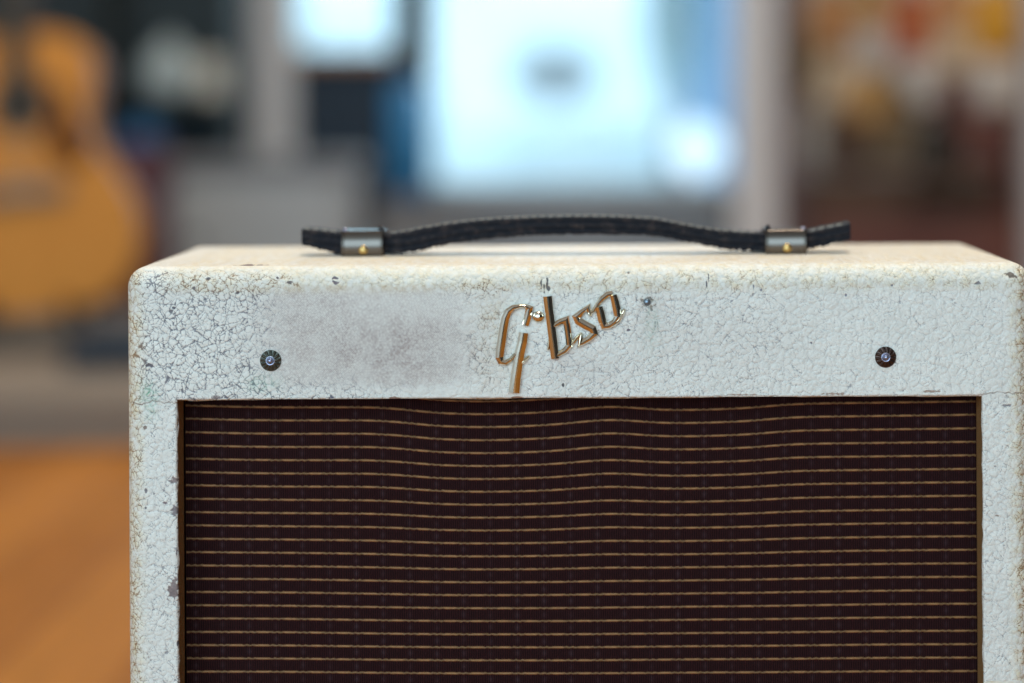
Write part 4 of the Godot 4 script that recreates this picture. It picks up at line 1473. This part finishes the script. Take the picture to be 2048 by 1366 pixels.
func build_right_background() -> void:
	var d := 5.2
	var a := at(1600, 228, d)
	var b := at(2120, 228, d)
	var base := at(1800, 310, d)
	var bd := thing("display_board", Vector3((a.x + b.x) / 2, 0, a.z), "pale beige display board hung with coloured pouches", "display board")
	var w := (b.x - a.x) / 2
	box("board", Vector3(-w, base.y, -0.03), Vector3(w, 2.1, 0.0), mats.pegboard, bd, 0.003)
	box("edge_post", Vector3(-w - 0.10, -0.0015, -0.05), Vector3(-w - 0.001, 2.1, 0.03), mats.plum_edge, bd, 0.004)
	var cn := thing("wooden_counter", Vector3((a.x + b.x) / 2, 0, a.z + 0.02), "dark brown wooden counter under the display board", "counter")
	var cx := (a.x + b.x) / 2
	var n0 := at(1815, 345, d - 0.1)
	var n1 := at(1985, 428, d - 0.1)
	var ct := base.y - 0.075
	# the front has an open niche: boards round a cavity
	box("front", Vector3(-w, -0.0015, -0.04), Vector3(n0.x - cx, ct, 0.10), mats.counter_wood, cn, 0.003)
	box("front", Vector3(n1.x - cx, -0.0015, -0.04), Vector3(w, ct, 0.10), mats.counter_wood, cn, 0.003)
	box("front", Vector3(n0.x - cx, -0.0015, -0.04), Vector3(n1.x - cx, n1.y, 0.0985), mats.counter_wood, cn, 0.003)
	box("niche_back", Vector3(n0.x - cx, n1.y, -0.04), Vector3(n1.x - cx, ct, -0.03), mats.counter_wood, cn, 0.002)
	box("top", Vector3(-w, ct, -0.04), Vector3(w, base.y - 0.05, 0.12), mats.counter_wood, cn, 0.003)
	var k0 := at(1790, 435, d - 0.12)
	box("kick_board", Vector3(-w, 0.0, 0.101), Vector3(w, k0.y, 0.118), mats.counter_red, cn, 0.003)
	# hanging pouches
	var rows := [
		[1662, 40, 100, 130, "packet_orange", "orange pouch at the top of the display board"],
		[1822, 52, 90, 140, "packet_red", "red-orange pouch at the top of the display board"],
		[1992, 45, 100, 150, "packet_amber", "bright amber pouch at the top of the display board"],
		[1668, 165, 90, 120, "packet_tan", "pale tan pouch hanging below the orange pouch"],
		[1735, 190, 80, 120, "packet_gold", "gold pouch hanging beside the pale tan pouch"],
		[1840, 165, 90, 110, "packet_cream", "cream pouch hanging below the red-orange pouch"],
		[1912, 205, 60, 120, "packet_brown", "dark brown pouch hanging beside the cream pouch"],
		[1985, 170, 80, 110, "packet_cream", "cream pouch hanging below the amber pouch"],
		[1610, 120, 70, 130, "packet_olive", "olive brown pouch hanging next to the plum coloured edge post"],
		[1745, 20, 70, 90, "packet_gold", "gold pouch in the top row, between the orange and red-orange pouches"],
		[1900, 15, 80, 90, "packet_orange", "orange pouch in the top row, between the red-orange and amber pouches"],
		[1805, 210, 70, 100, "packet_olive", "olive brown pouch hanging below the cream pouches"],
		[1748, 100, 80, 110, "packet_cream", "cream pouch hanging between the orange and red-orange pouches"],
		[1905, 100, 80, 110, "packet_tan", "tan pouch hanging between the red-orange and amber pouches"],
		[1690, 285, 90, 120, "counter_wood", "brown pouch in the lowest row, under the pale tan pouch"],
		[1785, 280, 90, 110, "packet_olive", "olive brown pouch in the lowest row of the display board"],
		[1880, 300, 80, 110, "counter_dark", "nearly black pouch in the lowest row of the display board"],
		[1965, 285, 80, 120, "counter_red", "rust brown pouch in the lowest row of the display board"],
	]
	for q in rows:
		var c := at(q[0], q[1], d - 0.04)
		var wq: float = q[2] * d / F
		var hq: float = q[3] * d / F
		var t := thing("hanging_pouch", Vector3(c.x, c.y - hq / 2, c.z), q[5], "pouch", "pouches on the display board")
		put("pouch", pillow(wq, hq, 0.045), mats[q[4]], t, Vector3(0, hq / 2, 0))
		box("hang_tab", Vector3(-0.015, hq - 0.006, -0.002), Vector3(0.015, hq + 0.03, 0.002), mats[q[4]], t, 0.0008)
		put("hook", tube([Vector3(0, hq + 0.02, -0.042), Vector3(0, hq + 0.02, 0.02), Vector3(0, hq + 0.028, 0.028)], 0.002, 6), mats.string_steel, t)
	# deep red cloth hanging at the end of the counter
	var e0 := at(2000, 210, d - 0.14)
	var e1 := at(2038, 420, d - 0.14)
	var rc := thing("red_strap", Vector3((e0.x + e1.x) / 2, e1.y, e0.z), "very dark red strap hanging in front of the counter end", "strap")
	box("webbing", Vector3(-0.022, 0, -0.004), Vector3(0.022, e0.y - e1.y, 0.004), mats.deep_maroon, rc, 0.002)
	put("hook", tube([Vector3(0, e0.y - e1.y - 0.01, -0.12), Vector3(0, e0.y - e1.y - 0.01, 0.012)], 0.003, 6), mats.string_steel, rc)
	# grey post at the end of the board
	var g0 := at(2062, 228, 4.6)
	structure("wall_end_post", Vector3(g0.x, -0.002, g0.z - 0.1), Vector3(g0.x + 0.12, 2.6, g0.z), mats.wall_paint)
